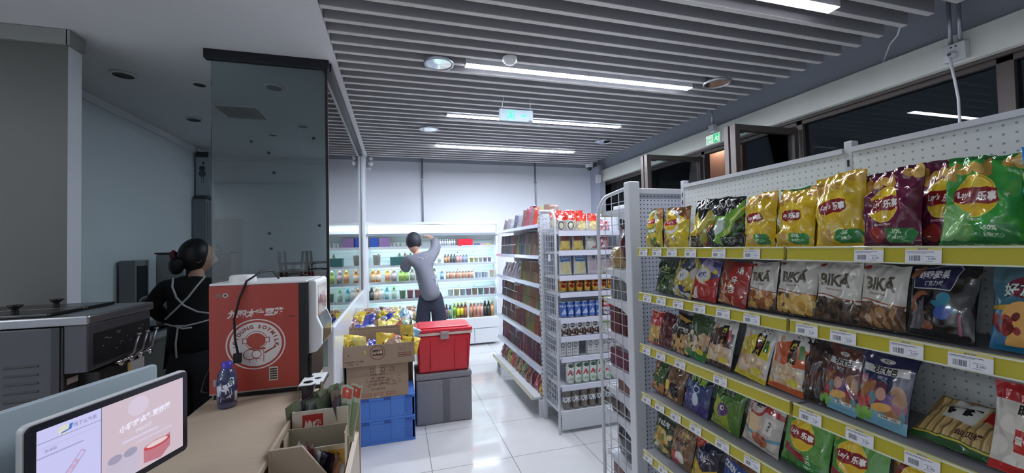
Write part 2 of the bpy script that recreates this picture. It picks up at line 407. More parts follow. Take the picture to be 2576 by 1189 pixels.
# window wall, right
XW = 3.7
b = MB().box(XW, XW + .15, -2.6, 6.9, 0, 1.0, 0); struct(b, 'wall_right', [W_WHITE])
b = MB().box(XW - .001, XW + .15, -2.6, 6.9, 2.96, 3.34, 0); struct(b, 'wall_right_upper', [W_DARK], 'slate grey upper wall above the window beam')
b = MB().box(XW - .06, XW + .15, -2.6, 6.9, 2.76, 2.96, 0); struct(b, 'beam_right', [M_CREAM], 'cream painted beam above the windows', bevel=.004)
b = MB().box(3.58, XW, 6.55, 6.9, 0, 3.05, 0); struct(b, 'pillar', [mat('lilac_grey_paint', (178, 182, 198), .6)])
b = MB()
Z0, Z1 = 1.0, 2.76
for (ya, yb) in ((-2.6, -2.5), (1.50, 1.58), (2.86, 2.92), (4.12, 4.18), (5.30, 5.36), (6.82, 6.9)): b.box(XW + .03, XW + .11, ya, yb, Z0, Z1)
b.box(XW + .03, XW + .11, -2.6, 6.9, Z1 - .06, Z1 - .001); b.box(XW + .03, XW + .11, -2.6, 6.9, Z0, Z0 + .06)
b.box(XW + .0, XW + .03, -2.6, 6.9, Z1 - .025, Z1 - .001)
struct(b, 'window_frame', [M_BRONZE], 'dark bronze window frames behind the shelves', bevel=.003)
for i, (ya, yb) in enumerate(((-2.5, 1.50), (1.58, 2.86), (4.18, 5.30), (5.36, 6.82))):
    struct(MB().box(XW + .06, XW + .068, ya, yb, Z0 + .06, Z1 - .06), 'window_%d' % (i + 1), [M_GLASSW])
b = MB().box(5.4, 5.5, 5.15, 7.9, 0, 3.6, 0); struct(b, 'exterior_wall', [mat('salmon_render', (214, 164, 140), .8, bump=.1)], 'salmon outside wall seen through the open window')
b = MB().box(3.86, 9, -3, 9, -.3, -.2, 0); struct(b, 'ground_outside', [mat('night_asphalt', (40, 40, 42), .9)])
b = MB(); b.lathe([(.001, 3.30), (.06, 3.305), (.09, 3.36), (.001, 3.38)], (5.315, 5.6, 0), 16); tag(b.build('added_outdoor_lamp', [lamp_mat('added_outdoor_lamp_glow', (255, 240, 226), 26)], org='base'), 'small added lamp, out of view, lighting the salmon outside wall', 'lamp')  # added, unseen lamp put in to light the salmon wall
def sash(y, w, label, shard=False):
    t = thing('window_sash', label, 'window', (XW - .01, y, 1.08), 'casement windows standing open')
    z0, z1 = 1.08, 2.66
    b = MB(); b.box(XW - w, XW - w + .055, y - .03, y + .03, z0, z1); b.box(XW - .065, XW - .01, y - .03, y + .03, z0, z1)
    b.box(XW - w + .055, XW - .065, y - .03, y + .03, z1 - .055, z1); b.box(XW - w + .055, XW - .065, y - .03, y + .03, z0, z0 + .055)
    b.build('sash_frame', [M_BRONZE], t, bevel=.003)
    b = MB(); b.box(XW - w + .05, XW - .06, y - .005, y + .003, z0 + .05, z1 - .05); b.build('sash_pane', [M_GLASSW], t)
    b = MB(); b.box(XW - w + .0, XW - w + .03, y + .05, y + .10, z0, z1); b.box(XW - w + .03, XW - w + .2, y + .06, y + .09, z1 - .05, z1); b.build('screen_frame', [M_BRONZE], t, bevel=.002)
    b = MB(); b.tube([(XW - w + .02, y - .03, 1.9), (XW - w + .02, y - .07, 1.9), (XW - w + .02, y - .07, 1.82)], .008); b.build('sash_handle', [M_BLACK], t)
    return t
sash(2.90, .76, 'brown framed casement window standing open, nearer of the two')
sash(4.13, .82, 'brown framed casement window standing open, farther of the two')

# partition half wall, glass, post
SX, SZ = -.425, 1.07
b = MB().box(-.62, SX, 3.04, 5.72, 0, SZ, 0); b.box(-1.16, -.62, 3.04, 3.30, 0, SZ, 0); struct(b, 'partition_half_wall', [M_QUARTZ], 'white half wall with a flat sill under the glass', bevel=.012)
GX = -.449
b = MB().box(GX - .006, GX + .006, 2.965, 5.64, SZ + .001 - .0, ZC - .06, 0)
struct(b, 'partition_glass_side', [M_GLASSP], 'tall glass partition running back to the fridge')
b = MB().box(-1.125, GX - .008, 2.955, 2.967, SZ - .25, ZC - .06, 0); struct(b, 'partition_glass_front', [M_GLASSP], 'tall frameless glass pane behind the red soymilk machine')
b = MB().box(-1.16, GX + .02, 2.935, 2.985, ZC - .06, ZC, 0); b.box(GX - .03, GX + .03, 2.985, 5.64, ZC - .06, ZC, 0); struct(b, 'trim_3', [mat('black_glass_channel', (44, 44, 50), .35, metal=.6)], 'dark metal channel holding the glass', bevel=.003)
b = MB().box(GX - .008, GX + .009, 2.95, 2.962, SZ, ZC - .06, 0); struct(b, 'trim_4', [M_BLACK])
b = MB().box(-.56, -.43, 5.6, 5.72, SZ, ZC, 0); struct(b, 'partition_post', [M_ALU], bevel=.004)
b = MB().box(-.44, -.40, 5.72, 5.76, 0, ZC, 0); struct(b, 'trim_5', [M_WPLAS])
for i, (px, z) in enumerate(((-.90, 2.32), (-.80, 2.25), (-.77, 2.12), (-.80, 1.72), (-.79, 1.62), (-.53, 2.36), (-.50, 1.77))):
    b = MB().box(px - .008, px + .008, 2.950, 2.9545, z - .008, z + .008); tag(b.build('glass_sticker', [M_BLACK], org='base'), 'small dark adhesive pad on the front glass pane, %s from the top left' % ORD[i], 'sticker', 'adhesive pads on the glass')

# ------------------------------------------------------------------ lights on the ceiling
for r, y in enumerate((1.63, 2.79, 3.90, 5.09), 2):
    for s, (xa, xb) in enumerate(((.49, 1.437), (1.445, 2.40))):
        if r == 0 and s == 1: pass
        t = thing('strip_light', 'slim white ceiling strip light, %s half of the %s row from the fridge' % (('inner', 'window')[s], ORD[5 - r]), 'ceiling light', ((xa + xb) / 2, y, ZC - .02), 'strip lights in the slat ceiling')
        MB().box(xa, xb, y - .033, y + .033, ZC - .004, ZC + .06, 0).build('light_housing', [M_WPLAS], t)
        MB().box(xa + .003, xb - .003, y - .031, y + .031, ZC - .006, ZC - .0042, 0).build('light_diffuser', [M_LED1 if r == 2 else M_LED5 if r == 5 else M_LED], t)
def downlight(x, y, label, r=.105):
    t = thing('round_downlight', label, 'ceiling light', (x, y, ZC), 'round downlights')
    b = MB(); b.lathe([(r, ZC - .004), (r, ZC - .014), (r - .012, ZC - .018), (r - .018, ZC - .008)], (x, y, 0), 36); b.build('trim_ring', [M_ALU], t)
    b = MB(); b.lathe([(r - .018, ZC - .008), (r * .7, ZC + .03), (r * .35, ZC + .05), (.001, ZC + .05)], (x, y, 0), 36); b.build('reflector', [mat('lamp_reflector', (215, 220, 226), .4, metal=.6)], t)
    b = MB(); b.tube([(x - .03, y, ZC + .02), (x + .03, y, ZC + .02)], .012, 8); b.tube([(x - .03, y + .022, ZC + .02), (x + .03, y + .022, ZC + .02)], .012, 8); b.box(x - .035, x - .025, y - .02, y + .04, ZC + .0, ZC + .05); b.build('lamp_tube', [M_WPLAS], t)
    b = MB(); b.lathe([(r - .018, ZC - .012), (.001, ZC - .014)], (x, y, 0), 36); b.build('lamp_cover', [glass('downlight_cover', (240, 245, 245), 1, .1, 1.2)], t)
downlight(.302, 2.80, 'round unlit glass downlight left of the nearest visible strip light')
downlight(.352, 4.39, 'round unlit glass downlight left of the third strip light row')
downlight(2.529, 2.63, 'round unlit glass downlight at the window end of the big strip light')
downlight(2.527, 4.49, 'small looking round downlight near the window and the back wall')
# added, unseen ceiling panels behind the camera, brightening kitchen and left walls
M_PANEL = lamp_mat('added_panel_glow', (240, 244, 250), 11.0)
for i, (x, y) in enumerate(((-3.7, -1.6), (-3.3, .9), (-4.1, -.3))):
    t = thing('added_panel_light', 'added unseen ceiling panel light on the till side, %s' % ('rear left', 'nearest to the grey wall', 'by the far left wall')[i], 'ceiling light', (x, y, ZC - .01), 'added panel lights')
    MB().box(x - .31, x + .31, y - .31, y + .31, ZC - .012, ZC - .001).build('light_housing', [M_WPLAS], t); MB().box(x - .29, x + .29, y - .29, y + .29, ZC - .015, ZC - .0125).build('light_diffuser', [M_PANEL], t)
# kitchen ceiling fittings
M_LOUV = mat('dark_recess', (70, 72, 74), .8)
for i, (x, y, r) in enumerate(((-1.87, 3.50, .075), (-1.433, 3.57, .05), (-.909, 3.51, .07), (-1.866, 4.53, .07), (-.917, 4.55, .06), (-1.30, 4.95, .05))):
    b = MB(); b.lathe([(r, ZC - .001), (r, ZC - .010), (r * .8, ZC - .013, 1), (r * .7, ZC - .006, 1), (.001, ZC - .005)], (x, y, 0), 28)
    tag(b.build('recessed_downlight', [W_CEIL, M_LOUV], org='base'), 'small unlit recessed downlight in the white kitchen ceiling, %s' % ('largest one at the far left', 'thin ring beside the glass edge', 'seen through the top of the glass', 'further back along the left wall', 'behind the glass near its right edge', 'behind the glass below the vent')[i], 'downlight', 'kitchen downlights')
t = thing('air_vent', 'grey slatted air vent in the kitchen ceiling behind the glass', 'vent', (-1.36, 4.2, ZC))
MB().box(-1.53, -1.19, 4.02, 4.38, ZC - .012, ZC - .002).build('vent_frame', [M_WPLAS], t)
b = MB()
for i in range(15): b.box(-1.51 + i * .0215, -1.50 + i * .0215, 4.04, 4.36, ZC - .02, ZC - .012)
b.build('vent_blades', [M_LOUV], t)
t = thing('smoke_detector', 'small white smoke detector on the slats above the strip light', 'detector', (.77, 2.62, ZC))
MB().lathe([(.001, ZC - .045), (.03, ZC - .042), (.05, ZC - .02), (.052, ZC - .001)], (.77, 2.62, 0), 24).build('detector_body', [M_WPLAS], t)
t = thing('sprinkler', 'tiny metal sprinkler head between the slats', 'sprinkler', (.0, 2.0, ZC))
MB().lathe([(.02, ZC + .0), (.012, ZC - .012), (.005, ZC - .02), (.016, ZC - .026), (.001, ZC - .028)], (.05, 1.95, 0), 12).build('sprinkler_head', [M_ALU], t)
# hanging exit sign
t = thing('hanging_exit_sign', 'white hanging exit sign with faint green figure and arrow', 'exit sign', (1.02, 3.3, 2.69))
MB().box(.868, 1.172, 3.3, 3.325, 2.685, 2.79).build('sign_body', [mat('sign_white', (150, 166, 176), .5)], t, bevel=.004)
G = lamp_mat('green_sign_glow', (40, 225, 130), .7)
b = MB(); y = 3.298
b.box(.935, .945, y, 3.3, 2.70, 2.775); b.box(.945, 1.0, y, 3.3, 2.768, 2.775); b.box(.99, 1.0, y, 3.3, 2.70, 2.768); b.lathe([(.001, -.002), (.008, -.001), (.001, 0)], (.966, 3.299, 2.757), 10, ax='Y')
b.prism([(.955, 2.745), (.978, 2.748), (.985, 2.73), (.972, 2.728), (.985, 2.703), (.975, 2.701), (.962, 2.722), (.95, 2.702), (.943, 2.706), (.958, 2.73)], y, 3.3, 'Y')
b.prism([(1.06, 2.733), (1.085, 2.733), (1.085, 2.722), (1.112, 2.739), (1.085, 2.756), (1.085, 2.745), (1.06, 2.745)], y, 3.3, 'Y'); b.build('sign_pictogram', [G], t)
MB().box(1.13, 1.16, 3.297, 3.3, 2.69, 2.70).build('sign_label', [M_BLACK], t)
b = MB(); b.tube([(.89, 3.31, 2.79), (.90, 3.31, 2.85), (.91, 3.31, ZC)], .0025, 6); b.tube([(1.15, 3.31, 2.79), (1.15, 3.31, ZC)], .0018, 6); b.build('sign_wire', [M_WPLAS], t)
# wall exit sign, sockets, conduits on the beam
t = thing('wall_exit_sign', 'small green and white EXIT sign on the cream beam by the open window', 'exit sign', (XW - .07, 3.85, 2.75))
a = Art(192, 96, (205, 235, 220)); a.ell(.26, .5, .22, .36, (70, 190, 130)); a.ell(.26, .5, .2, .32, (225, 245, 235)); a.txt('EXIT', .26, .5, .26, (70, 180, 125), bold=.03)
a.rect(.52, .06, .98, .94, (40, 205, 130)); a.ell(.72, .74, .04, .08, (225, 250, 235)); a.poly([(.62, .62), (.8, .66), (.88, .5), (.78, .5), (.86, .2), (.78, .18), (.7, .42), (.6, .2), (.56, .26), (.66, .55)], (225, 250, 235)); a.rect(.88, .1, .94, .88, (225, 250, 235))
b = MB(); b.box(-.11, .11, -.015, 0, 0, .11, [1, 0, 0, 0, 0, 0]); o = b.build('sign_body', [M_WPLAS, art_mat('exit_print', a, emit=.5)]); o.parent = t; t.rotation_euler = (0, 0, -PI / 2); t.location = (XW - .061, 3.86, 2.765)
def socket(y, z, s, label, plug):
    t = thing('wall_socket', label, 'socket', (XW - .07, y, z))
    MB().box(XW - .11, XW - .061, y - s / 2, y + s / 2, z - s / 2, z + s / 2).build('socket_box', [M_WPLAS], t, bevel=.005)
    b = MB()
    for dy in ((-.012, .012) if plug else (0,)):
        b.tube([(XW - .085, y + dy * 2, z + s / 2), (XW - .085, y + dy * 2, 3.3)], .011, 10)
    b.build('conduit', [M_ALU], t)
    if plug:
        b = MB(); b.lathe([(.028, 0), (.024, -.025), (.012, -.035)], (XW - .11, y + .005, z - .02), 14, ax='X'); b.build('plug', [M_WPLAS], t)
        b = MB(); b.tube([(XW - .135, y + .005, z - .03), (XW - .14, y, z - .09), (XW - .13, y - .01, z - .2), (XW - .125, y - .02, z - .32), (XW - .12, y - .02, z - .75)], .008, 8); b.build('plug_cable', [M_WPLAS], t)
        b = MB(); [b.lathe([(.006, 0), (.001, -.002)], (XW - .1105, y + dy, z + .035), 8, ax='X') for dy in (-.012, .012)]; b.build('socket_holes', [M_BLACK], t)
socket(1.71, 2.83, .115, 'white wall socket with plugged white cable on the cream beam', True)
socket(3.85, 2.94, .085, 'small white junction box above the wall exit sign', False)
t = thing('wall_box', 'small white box and conduit on the grey pillar by the back corner', 'junction box', (3.54, 6.5, 2.8)); MB().box(3.5, 3.58, 6.48, 6.55, 2.72, 2.86).build('box_body', [M_WPLAS], t, bevel=.004); MB().tube([(3.54, 6.52, 2.86), (3.54, 6.52, 3.2)], .008).build('conduit', [M_ALU], t)
b = MB(); b.tube([(3.05, 1.62, 3.1), (3.0, 1.64, 2.98), (3.18, 1.78, 2.93), (3.4, 1.95, 2.98), (3.66, 2.15, 2.965)], .005, 6); tag(b.build('loose_cable', [M_WPLAS], org='base'), 'thin white cable drooping from the slats to the beam', 'cable')
t = thing('security_camera', 'white dome security camera hanging near the back wall', 'security camera', (3.1, 6.3, 2.9))
cx, cy = 3.15, 6.1; MB().lathe([(.06, 2.99), (.065, 2.93), (.055, 2.90)], (cx, cy, 0), 20).build('camera_base', [M_WPLAS], t); MB().lathe([(.001, 2.85), (.03, 2.86), (.045, 2.9)], (cx, cy, 0), 20).build('camera_dome', [M_BLACK], t); MB().tube([(cx, cy, 2.99), (cx, cy, 3.33)], .012).build('camera_stem', [M_WPLAS], t)
for px, lab in ((.432, 'thin grey conduit running down the back wall to the fridge'), (2.45, 'thin grey conduit on the back wall above the biscuit shelf')):
    b = MB(); b.tube([(px, 6.87, 2.02), (px, 6.87, 3.3)], .014, 8); b.box(px - .022, px + .022, 6.85, 6.9, 2.75, 2.765); tag(b.build('wall_conduit', [M_ALU], org='base'), lab, 'conduit')
t = thing('emergency_lamp', 'small two-headed emergency lamp by the partition post', 'emergency lamp', (-.4, 5.9, 2.8))
b = MB(); b.lathe([(.001, -.03), (.03, -.03), (.035, 0), (.02, .02)], (-.34, 5.95, 2.81), 12, ax='Y'); b.build('lamp_head', [M_WPLAS], t); b = MB(); b.lathe([(.001, -.03), (.024, -.03), (.028, 0), (.02, .02)], (-.335, 5.95, 2.885), 12, ax='Y'); b.build('lamp_head', [M_WPLAS], t); MB().box(-.40, -.33, 5.97, 6.0, 2.76, 2.93).build('lamp_bracket', [M_ALU], t)
# ------------------------------------------------------------------ open fridge
FY, FX0, FX1 = 6.476, -.45, 1.62
t = thing('open_display_fridge', 'long white open display fridge glowing along the back wall', 'display fridge', (.58, 6.6, 0))
FR = mat('fridge_white', (226, 230, 234), .3); FRI = mat('fridge_interior', (228, 240, 242), .35)
MB().box(FX0, FX1, FY, 6.88, .03, .45).build('fridge_base', [FR], t, bevel=.01)
b = MB(); [b.box(x - .003, x + .003, FY - .002, FY, .05, .27) for x in (.1, .75, 1.2)]; b.box(FX0 + .02, FX1 - .02, FY - .002, FY, .27, .276); b.box(.76, .80, FY - .003, FY, .40, .41); b.build('base_seams', [M_LOUV], t)
MB().box(FX0, FX1, 6.72, 6.78, .45, 1.98).build('back_liner', [FRI], t)
b = MB(); b.box(FX0, FX0 + .03, FY + .02, 6.72, .45, 1.98); b.build('side_panel', [FR], t)
b = MB(); b.box(FX1 - .03, FX1, FY + .02, 6.72, .45, 1.98); b.build('side_panel', [FR], t)
MB().box(FX0, FX1, FY, 6.86, 1.98, 2.02).build('top_panel', [FR], t, bevel=.005)
MB().box(FX0, FX1, FY, FY + .04, 1.80, 1.84).build('canopy_lip', [mat('fridge_grey_lip', (160, 168, 178), .35, metal=.4)], t)
F_GLOW = lamp_mat('fridge_canopy_glow', (232, 246, 246), 2.2); F_LED = lamp_mat('fridge_led', (226, 246, 250), 17.0)
MB().box(FX0 + .01, FX1 - .01, FY + .02, FY + .03, 1.84, 1.975).build('canopy_front', [mat('canopy_diffuser', (225, 235, 238), .4, emit=.25)], t)
for xa, xb in ((-.42, .42), (.70, 1.55)):
    MB().tube([(xa, FY + .005, 1.91), (xb, FY + .005, 1.91)], .022, 10, cap=True).build('canopy_tube', [F_GLOW], t)
FZ = [1.615, 1.335, 1.075, .80, .455]
for i, z in enumerate(FZ):
    if z > .5:
        s = MB().box(FX0 + .04, FX1 - .04, FY + .03, 6.72, z, z + .012).build('fridge_shelf', [FRI], t)
        MB().box(FX0 + .04, FX1 - .04, FY + .018, FY + .03, z - .02, z + .022).build('price_rail', [mat('fridge_rail', (196, 204, 210), .35)], s)
    zz = (FZ[i - 1] if i else 1.83) - .006
    MB().box(FX0 + .06, FX1 - .06, 6.50, 6.512, zz - .012, zz - .004).build('led_strip', [F_LED], t)
b = MB()
for z in [1.72, 1.55, 1.46, 1.27, 1.19, 1.0, .93, .72, .64, .56]: b.box(FX0 + .03, FX1 - .03, 6.717, 6.72, z, z + .004)
b.build('liner_seams', [mat('liner_seam', (150, 176, 180), .5)], t)
b = MB()
for x in (-.28, .35, .98, 1.25):
    for z in (1.52, 1.23, .96): b.lathe([(.008, -.002), (.001, -.003)], (x, 6.718, z), 8, ax='Y')
b.build('liner_screws', [M_BLACK], t)
# fridge stock: every bottle, cup and pack its own object
def bottle_mb(r, h, cap=.18, neck=.32, label=(.2, .6)):
    b = MB(); b.lathe([(.001, 0), (r, .003), (r, h * label[0], 1), (r * 1.01, h * label[0], 1), (r * 1.01, h * label[1], 0), (r, h * label[1], 0), (r, h * (1 - neck), 0), (r * .42, h * (1 - cap), 2), (r * .45, h * (1 - cap), 2), (r * .45, h, 2), (.001, h, 2)], n=12); return b
def cup_mb(r, h):
    b = MB(); b.lathe([(.001, 0), (r * .78, 0, 0), (r * .95, h * .9, 2), (r * 1.04, h * .92, 2), (r * 1.04, h, 2), (.001, h, 2)], n=12); return b
def pack_mb(w, d, h):
    b = MB(); b.box(-w / 2, w / 2, -d / 2, d / 2, 0, h, [0, 1, 1, 1, 2, 2]); return b
def plain(c, r=.35): return mat('pack_%d_%d_%d' % tuple(c), c, r)
PROTO = {}
def proto(kind, *a):
    k = (kind,) + a
    if k not in PROTO:
        mb = {'bottle': bottle_mb, 'cup': cup_mb, 'pack': pack_mb}[kind](*a); me_o = mb.build(kind, [M_WPLAS, M_WPLAS, M_WPLAS]); PROTO[k] = me_o.data
        bpy.data.objects.remove(me_o)
    return PROTO[k]
def item(name, data, loc, cols, label, cat, group, rz=0):
    o = bpy.data.objects.new(name, data); C.objects.link(o); o.location = loc; o.rotation_euler = (0, 0, rz)
    for i, c in enumerate(cols):
        if i < len(o.material_slots): recolor(o, i, c if not isinstance(c, tuple) else plain(c))
    return tag(o, label, cat, group)
YF = 6.555
rd = random.Random(5)
SH = ['top', 'second', 'third', 'fourth', 'bottom']
def frow(shelf, x0, x1, n, kind, dims, cols, word, name, yy=YF, cat=None):
    z = FZ[shelf] + (.0125 if shelf < 4 else -.004)
    for i in range(n):
        x = x0 + (x1 - x0) * (i + .5) / n; c = cols[i % len(cols)]
        pos = ORD[i] if n > 1 else ''
        item(name, proto(kind, *dims), (x, yy + rd.uniform(-.006, .006), z), c, ('%s, %s such from the left, %s fridge shelf' % (word, pos, SH[shelf])) if n > 1 else '%s on the %s fridge shelf' % (word, SH[shelf]), cat or name.split('_')[-1], '%ss on the %s fridge shelf' % (word, SH[shelf]), rd.uniform(-.1, .1))
Wh = (232, 236, 238)
frow(0, -.40, -.27, 1, 'pack', (.12, .1, .15), [((50, 84, 170), (60, 90, 180), (200, 210, 230))], 'blue white yoghurt multipack', 'yoghurt_pack')
frow(0, -.27, -.10, 1, 'pack', (.16, .1, .15), [((140, 112, 160), (120, 100, 150), (210, 200, 225))], 'purple white yoghurt multipack', 'yoghurt_pack')
frow(0, -.07, .10, 3, 'cup', (.028, .07), [(Wh, Wh, (190, 220, 160)), (Wh, Wh, Wh), ((200, 220, 210), Wh, (150, 190, 120))], 'small white yoghurt cup', 'yoghurt_cup')
frow(0, .62, .93, 8, 'bottle', (.017, .115), [(Wh, (210, 216, 226), (200, 205, 215))], 'slim white drink bottle', 'drink_bottle')
frow(0, .95, 1.21, 1, 'pack', (.24, .1, .11), [((220, 40, 60), (230, 120, 130), (235, 200, 205))], 'red multipack of milk drinks', 'drink_pack')
frow(0, 1.24, 1.50, 3, 'pack', (.085, .08, .035), [((90, 110, 160), (100, 110, 150), (150, 120, 170)), ((200, 150, 170), Wh, (220, 200, 210)), ((190, 180, 90), Wh, (210, 190, 90))], 'small flat cheese pack', 'cheese_pack')
frow(1, -.38, -.22, 1, 'cup', (.06, .17), [((150, 150, 140), Wh, (170, 170, 160))], 'large grey paper tub', 'food_tub')
frow(1, -.10, .14, 1, 'pack', (.24, .12, .13), [((60, 110, 110), (60, 120, 140), (150, 170, 150))], 'dark green carton of drinks', 'drink_carton')
frow(1, .0, .34, 4, 'bottle', (.03, .19), [((120, 130, 120), (150, 140, 110), (110, 110, 110)), ((170, 130, 100), (190, 150, 120), (120, 110, 100))], 'brown glass drink bottle', 'drink_bottle', 6.64)
frow(1, .62, .70, 1, 'bottle', (.03, .2), [(Wh, (210, 215, 220), (230, 230, 230))], 'white milk bottle', 'milk_bottle')
frow(1, .73, 1.13, 8, 'bottle', (.024, .15), [((160, 120, 90), (200, 160, 120), (90, 90, 96)), ((170, 130, 110), (190, 150, 120), (90, 90, 96)), ((110, 110, 112), (90, 92, 98), (80, 80, 86)), ((110, 110, 112), (90, 92, 98), (80, 80, 86)), ((205, 150, 155), (220, 170, 170), (225, 210, 210)), ((205, 150, 155), (220, 170, 170), (225, 210, 210)), ((140, 150, 170), (150, 165, 190), (160, 170, 190)), ((140, 150, 170), (150, 165, 190), (160, 170, 190))], 'short wide mouthed drink jar', 'drink_jar')
frow(1, 1.15, 1.53, 5, 'cup', (.034, .085), [((190, 180, 90), Wh, (225, 225, 220)), ((200, 205, 180), Wh, (230, 230, 226)), ((200, 205, 190), Wh, (230, 230, 226)), ((160, 140, 170), Wh, (226, 224, 232)), ((160, 140, 170), Wh, (226, 224, 232))], 'small yoghurt pot', 'yoghurt_pot')
frow(2, -.40, -.24, 2, 'bottle', (.036, .20), [((220, 150, 60), (225, 190, 150), (225, 175, 60)), ((214, 140, 70), (230, 220, 210), (225, 130, 60))], 'orange juice bottle', 'juice_bottle')
frow(2, -.19, .0, 2, 'bottle', (.04, .20), [((230, 180, 80), (210, 150, 130), (235, 180, 80)), ((170, 150, 160), (200, 180, 190), (235, 190, 170))], 'yellow fruit drink bottle', 'juice_bottle', 6.57)
frow(2, .02, .18, 2, 'bottle', (.038, .20), [((160, 200, 100), (190, 215, 120), (210, 220, 190)), ((150, 190, 90), (190, 215, 130), (210, 220, 190))], 'green fruit drink bottle', 'juice_bottle', 6.56)
frow(2, .19, .62, 5, 'bottle', (.035, .2), [((170, 160, 150), (190, 190, 185), (130, 130, 128)), ((160, 170, 160), (180, 186, 180), (130, 140, 138))], 'grey brown drink bottle', 'drink_bottle')
frow(2, .66, .74, 1, 'bottle', (.03, .16), [((110, 150, 200), (160, 190, 220), Wh)], 'small blue drink bottle', 'drink_bottle')
frow(2, .76, 1.22, 9, 'bottle', (.024, .15), [((196, 160, 140), (210, 170, 140), Wh), ((190, 150, 130), (200, 140, 120), Wh)], 'pale brown yoghurt drink bottle', 'yoghurt_bottle')
frow(2, 1.24, 1.46, 4, 'cup', (.026, .11), [((160, 170, 200), Wh, (210, 215, 230)), ((205, 205, 220), Wh, (220, 225, 235))], 'lilac patterned milk tea cup', 'tea_cup', cat='cup')
frow(2, 1.48, 1.57, 1, 'cup', (.036, .12), [((230, 200, 170), Wh, (205, 100, 50))], 'cup with an orange lid', 'drink_cup')
frow(3, -.42, -.12, 4, 'bottle', (.034, .2), [((60, 66, 66), (90, 96, 96), (30, 30, 34)), ((214, 170, 130), (230, 200, 180), (210, 160, 120)), (Wh, (220, 220, 216), (220, 220, 220)), ((110, 180, 190), (190, 220, 220), (60, 160, 190))], 'mixed drink bottle', 'drink_bottle')
frow(3, -.10, .0, 1, 'bottle', (.036, .2), [((180, 200, 180), (200, 215, 200), (70, 180, 90))], 'bottle with a green cap', 'drink_bottle')
frow(3, .02, .6, 5, 'cup', (.05, .14), [((110, 140, 110), Wh, (150, 170, 150)), ((150, 100, 110), Wh, (180, 140, 140)), ((150, 100, 110), Wh, (180, 140, 140)), ((90, 80, 84), Wh, (120, 110, 112)), ((110, 110, 160), Wh, (150, 150, 180))], 'printed paper drink cup', 'paper_cup')
frow(3, .78, 1.58, 8, 'cup', (.046, .12), [((196, 200, 196), Wh, (220, 222, 222)), ((190, 170, 140), Wh, (214, 212, 206)), ((170, 180, 190), Wh, (210, 214, 218)), ((150, 130, 150), Wh, (200, 196, 204)), ((170, 140, 100), Wh, (150, 170, 170)), ((120, 150, 150), Wh, (140, 170, 170)), ((150, 120, 130), Wh, (190, 180, 186)), ((160, 120, 140), Wh, (190, 184, 190))], 'jelly cup with clear lid', 'jelly_cup')
frow(4, .73, .85, 2, 'bottle', (.028, .24), [((90, 60, 80), (120, 90, 110), (60, 50, 60)), ((80, 110, 130), (150, 160, 110), (160, 160, 150))], 'slim dark tea bottle', 'tea_bottle')
frow(4, .86, 1.10, 4, 'bottle', (.030, .26), [((150, 190, 60), (90, 140, 60), (150, 180, 70)), ((120, 90, 50), (215, 205, 50), (170, 160, 60)), ((120, 90, 50), (215, 205, 50), (170, 160, 60)), ((130, 70, 50), (170, 100, 70), (150, 130, 60))], 'yellow labelled tea bottle', 'tea_bottle')
frow(4, 1.13, 1.55, 7, 'bottle', (.030, .26), [((170, 110, 70), (190, 140, 120), (210, 190, 170)), ((180, 120, 100), (190, 130, 110), (210, 180, 160)), ((196, 140, 130), (200, 150, 130), (215, 200, 190)), ((200, 150, 140), (210, 160, 150), (215, 200, 190)), ((40, 40, 40), (60, 66, 66), (30, 30, 34)), ((36, 40, 40), (50, 60, 60), (30, 30, 34)), ((190, 140, 90), (200, 150, 100), (180, 150, 110))], 'amber tea bottle', 'tea_bottle')
frow(4, -.42, .42, 12, 'bottle', (.03, .25), [((150, 120, 90), (190, 170, 120), (120, 130, 140)), ((120, 150, 110), (200, 200, 150), (210, 210, 200)), ((160, 110, 90), (190, 140, 110), (200, 190, 180))], 'drink bottle behind the snack boxes', 'drink_bottle')

# ------------------------------------------------------------------ gondola pieces
def wire_panel(b, x, y0, y1, z0, z1, ny, nz, r=.0016, arch=0.0):
    for i in range(ny + 1):
        y = y0 + (y1 - y0) * i / ny; zt = z1
        if arch: 
            u = (i / ny); zt = z1 - arch * (1 - math.sqrt(max(0, 1 - max(0, (u - .45) / .55) ** 2)))
        b.box(x - r, x + r, y - r, y + r, z0, zt)
    for k in range(nz + 1):
        z = z0 + (z1 - z0) * k / nz
        ye = y1
        if arch and z > z1 - arch: ye = y0 + (y1 - y0) * (.45 + .55 * math.sqrt(max(0, 1 - ((z - (z1 - arch)) / arch) ** 2)))
        b.box(x - r, x + r, min(y0, ye), max(y0, ye), z - r, z + r)
PEG_R = peg_mat('perforated_white_steel_side', (228, 234, 232), (1, 2), .0227, .0029, (158, 166, 168)); PEG_E = peg_mat('perforated_white_steel_end', (206, 212, 226), (0, 2))
SLOT = mat('slot_black', (30, 32, 36), .7)
YEL = mat('yellow_price_channel', (186, 176, 56), .3, coat=.4)
M_DK = mat('shelf_underside', (150, 152, 158), .5)
def tagart(seed):
    a = Art(128, 72, (222, 224, 230)); a.rect(0, .84, 1, 1, (206, 196, 110)); a.txt('鲜丰超市', .5, .9, .12, (60, 80, 150), bold=.02, maxw=.3)
    a.rect(.03, .70, .8, .74, (90, 92, 120)); a.rect(.03, .62, .6, .65, (120, 122, 140)); a.rect(.5, .1, .505, .6, (150, 150, 160))
    rd = random.Random(seed); x = .12
    while x < .42: w = rd.choice((.008, .014, .02)); a.rect(x, .12, x + w, .48, (70, 74, 84)); x += w + rd.choice((.008, .014))
    a.rect(.56, .42, .8, .45, (110, 110, 130)); a.txt('%d.%d0' % (3 + seed * 2, (seed * 3) % 10), .74, .28, .16, (80, 84, 110), bold=.01); a.rect(.56, .1, .78, .13, (120, 120, 140)); return art_mat('price_label_%d' % seed, a, .5, 0)
TAGS = [tagart(i) for i in range(4)]
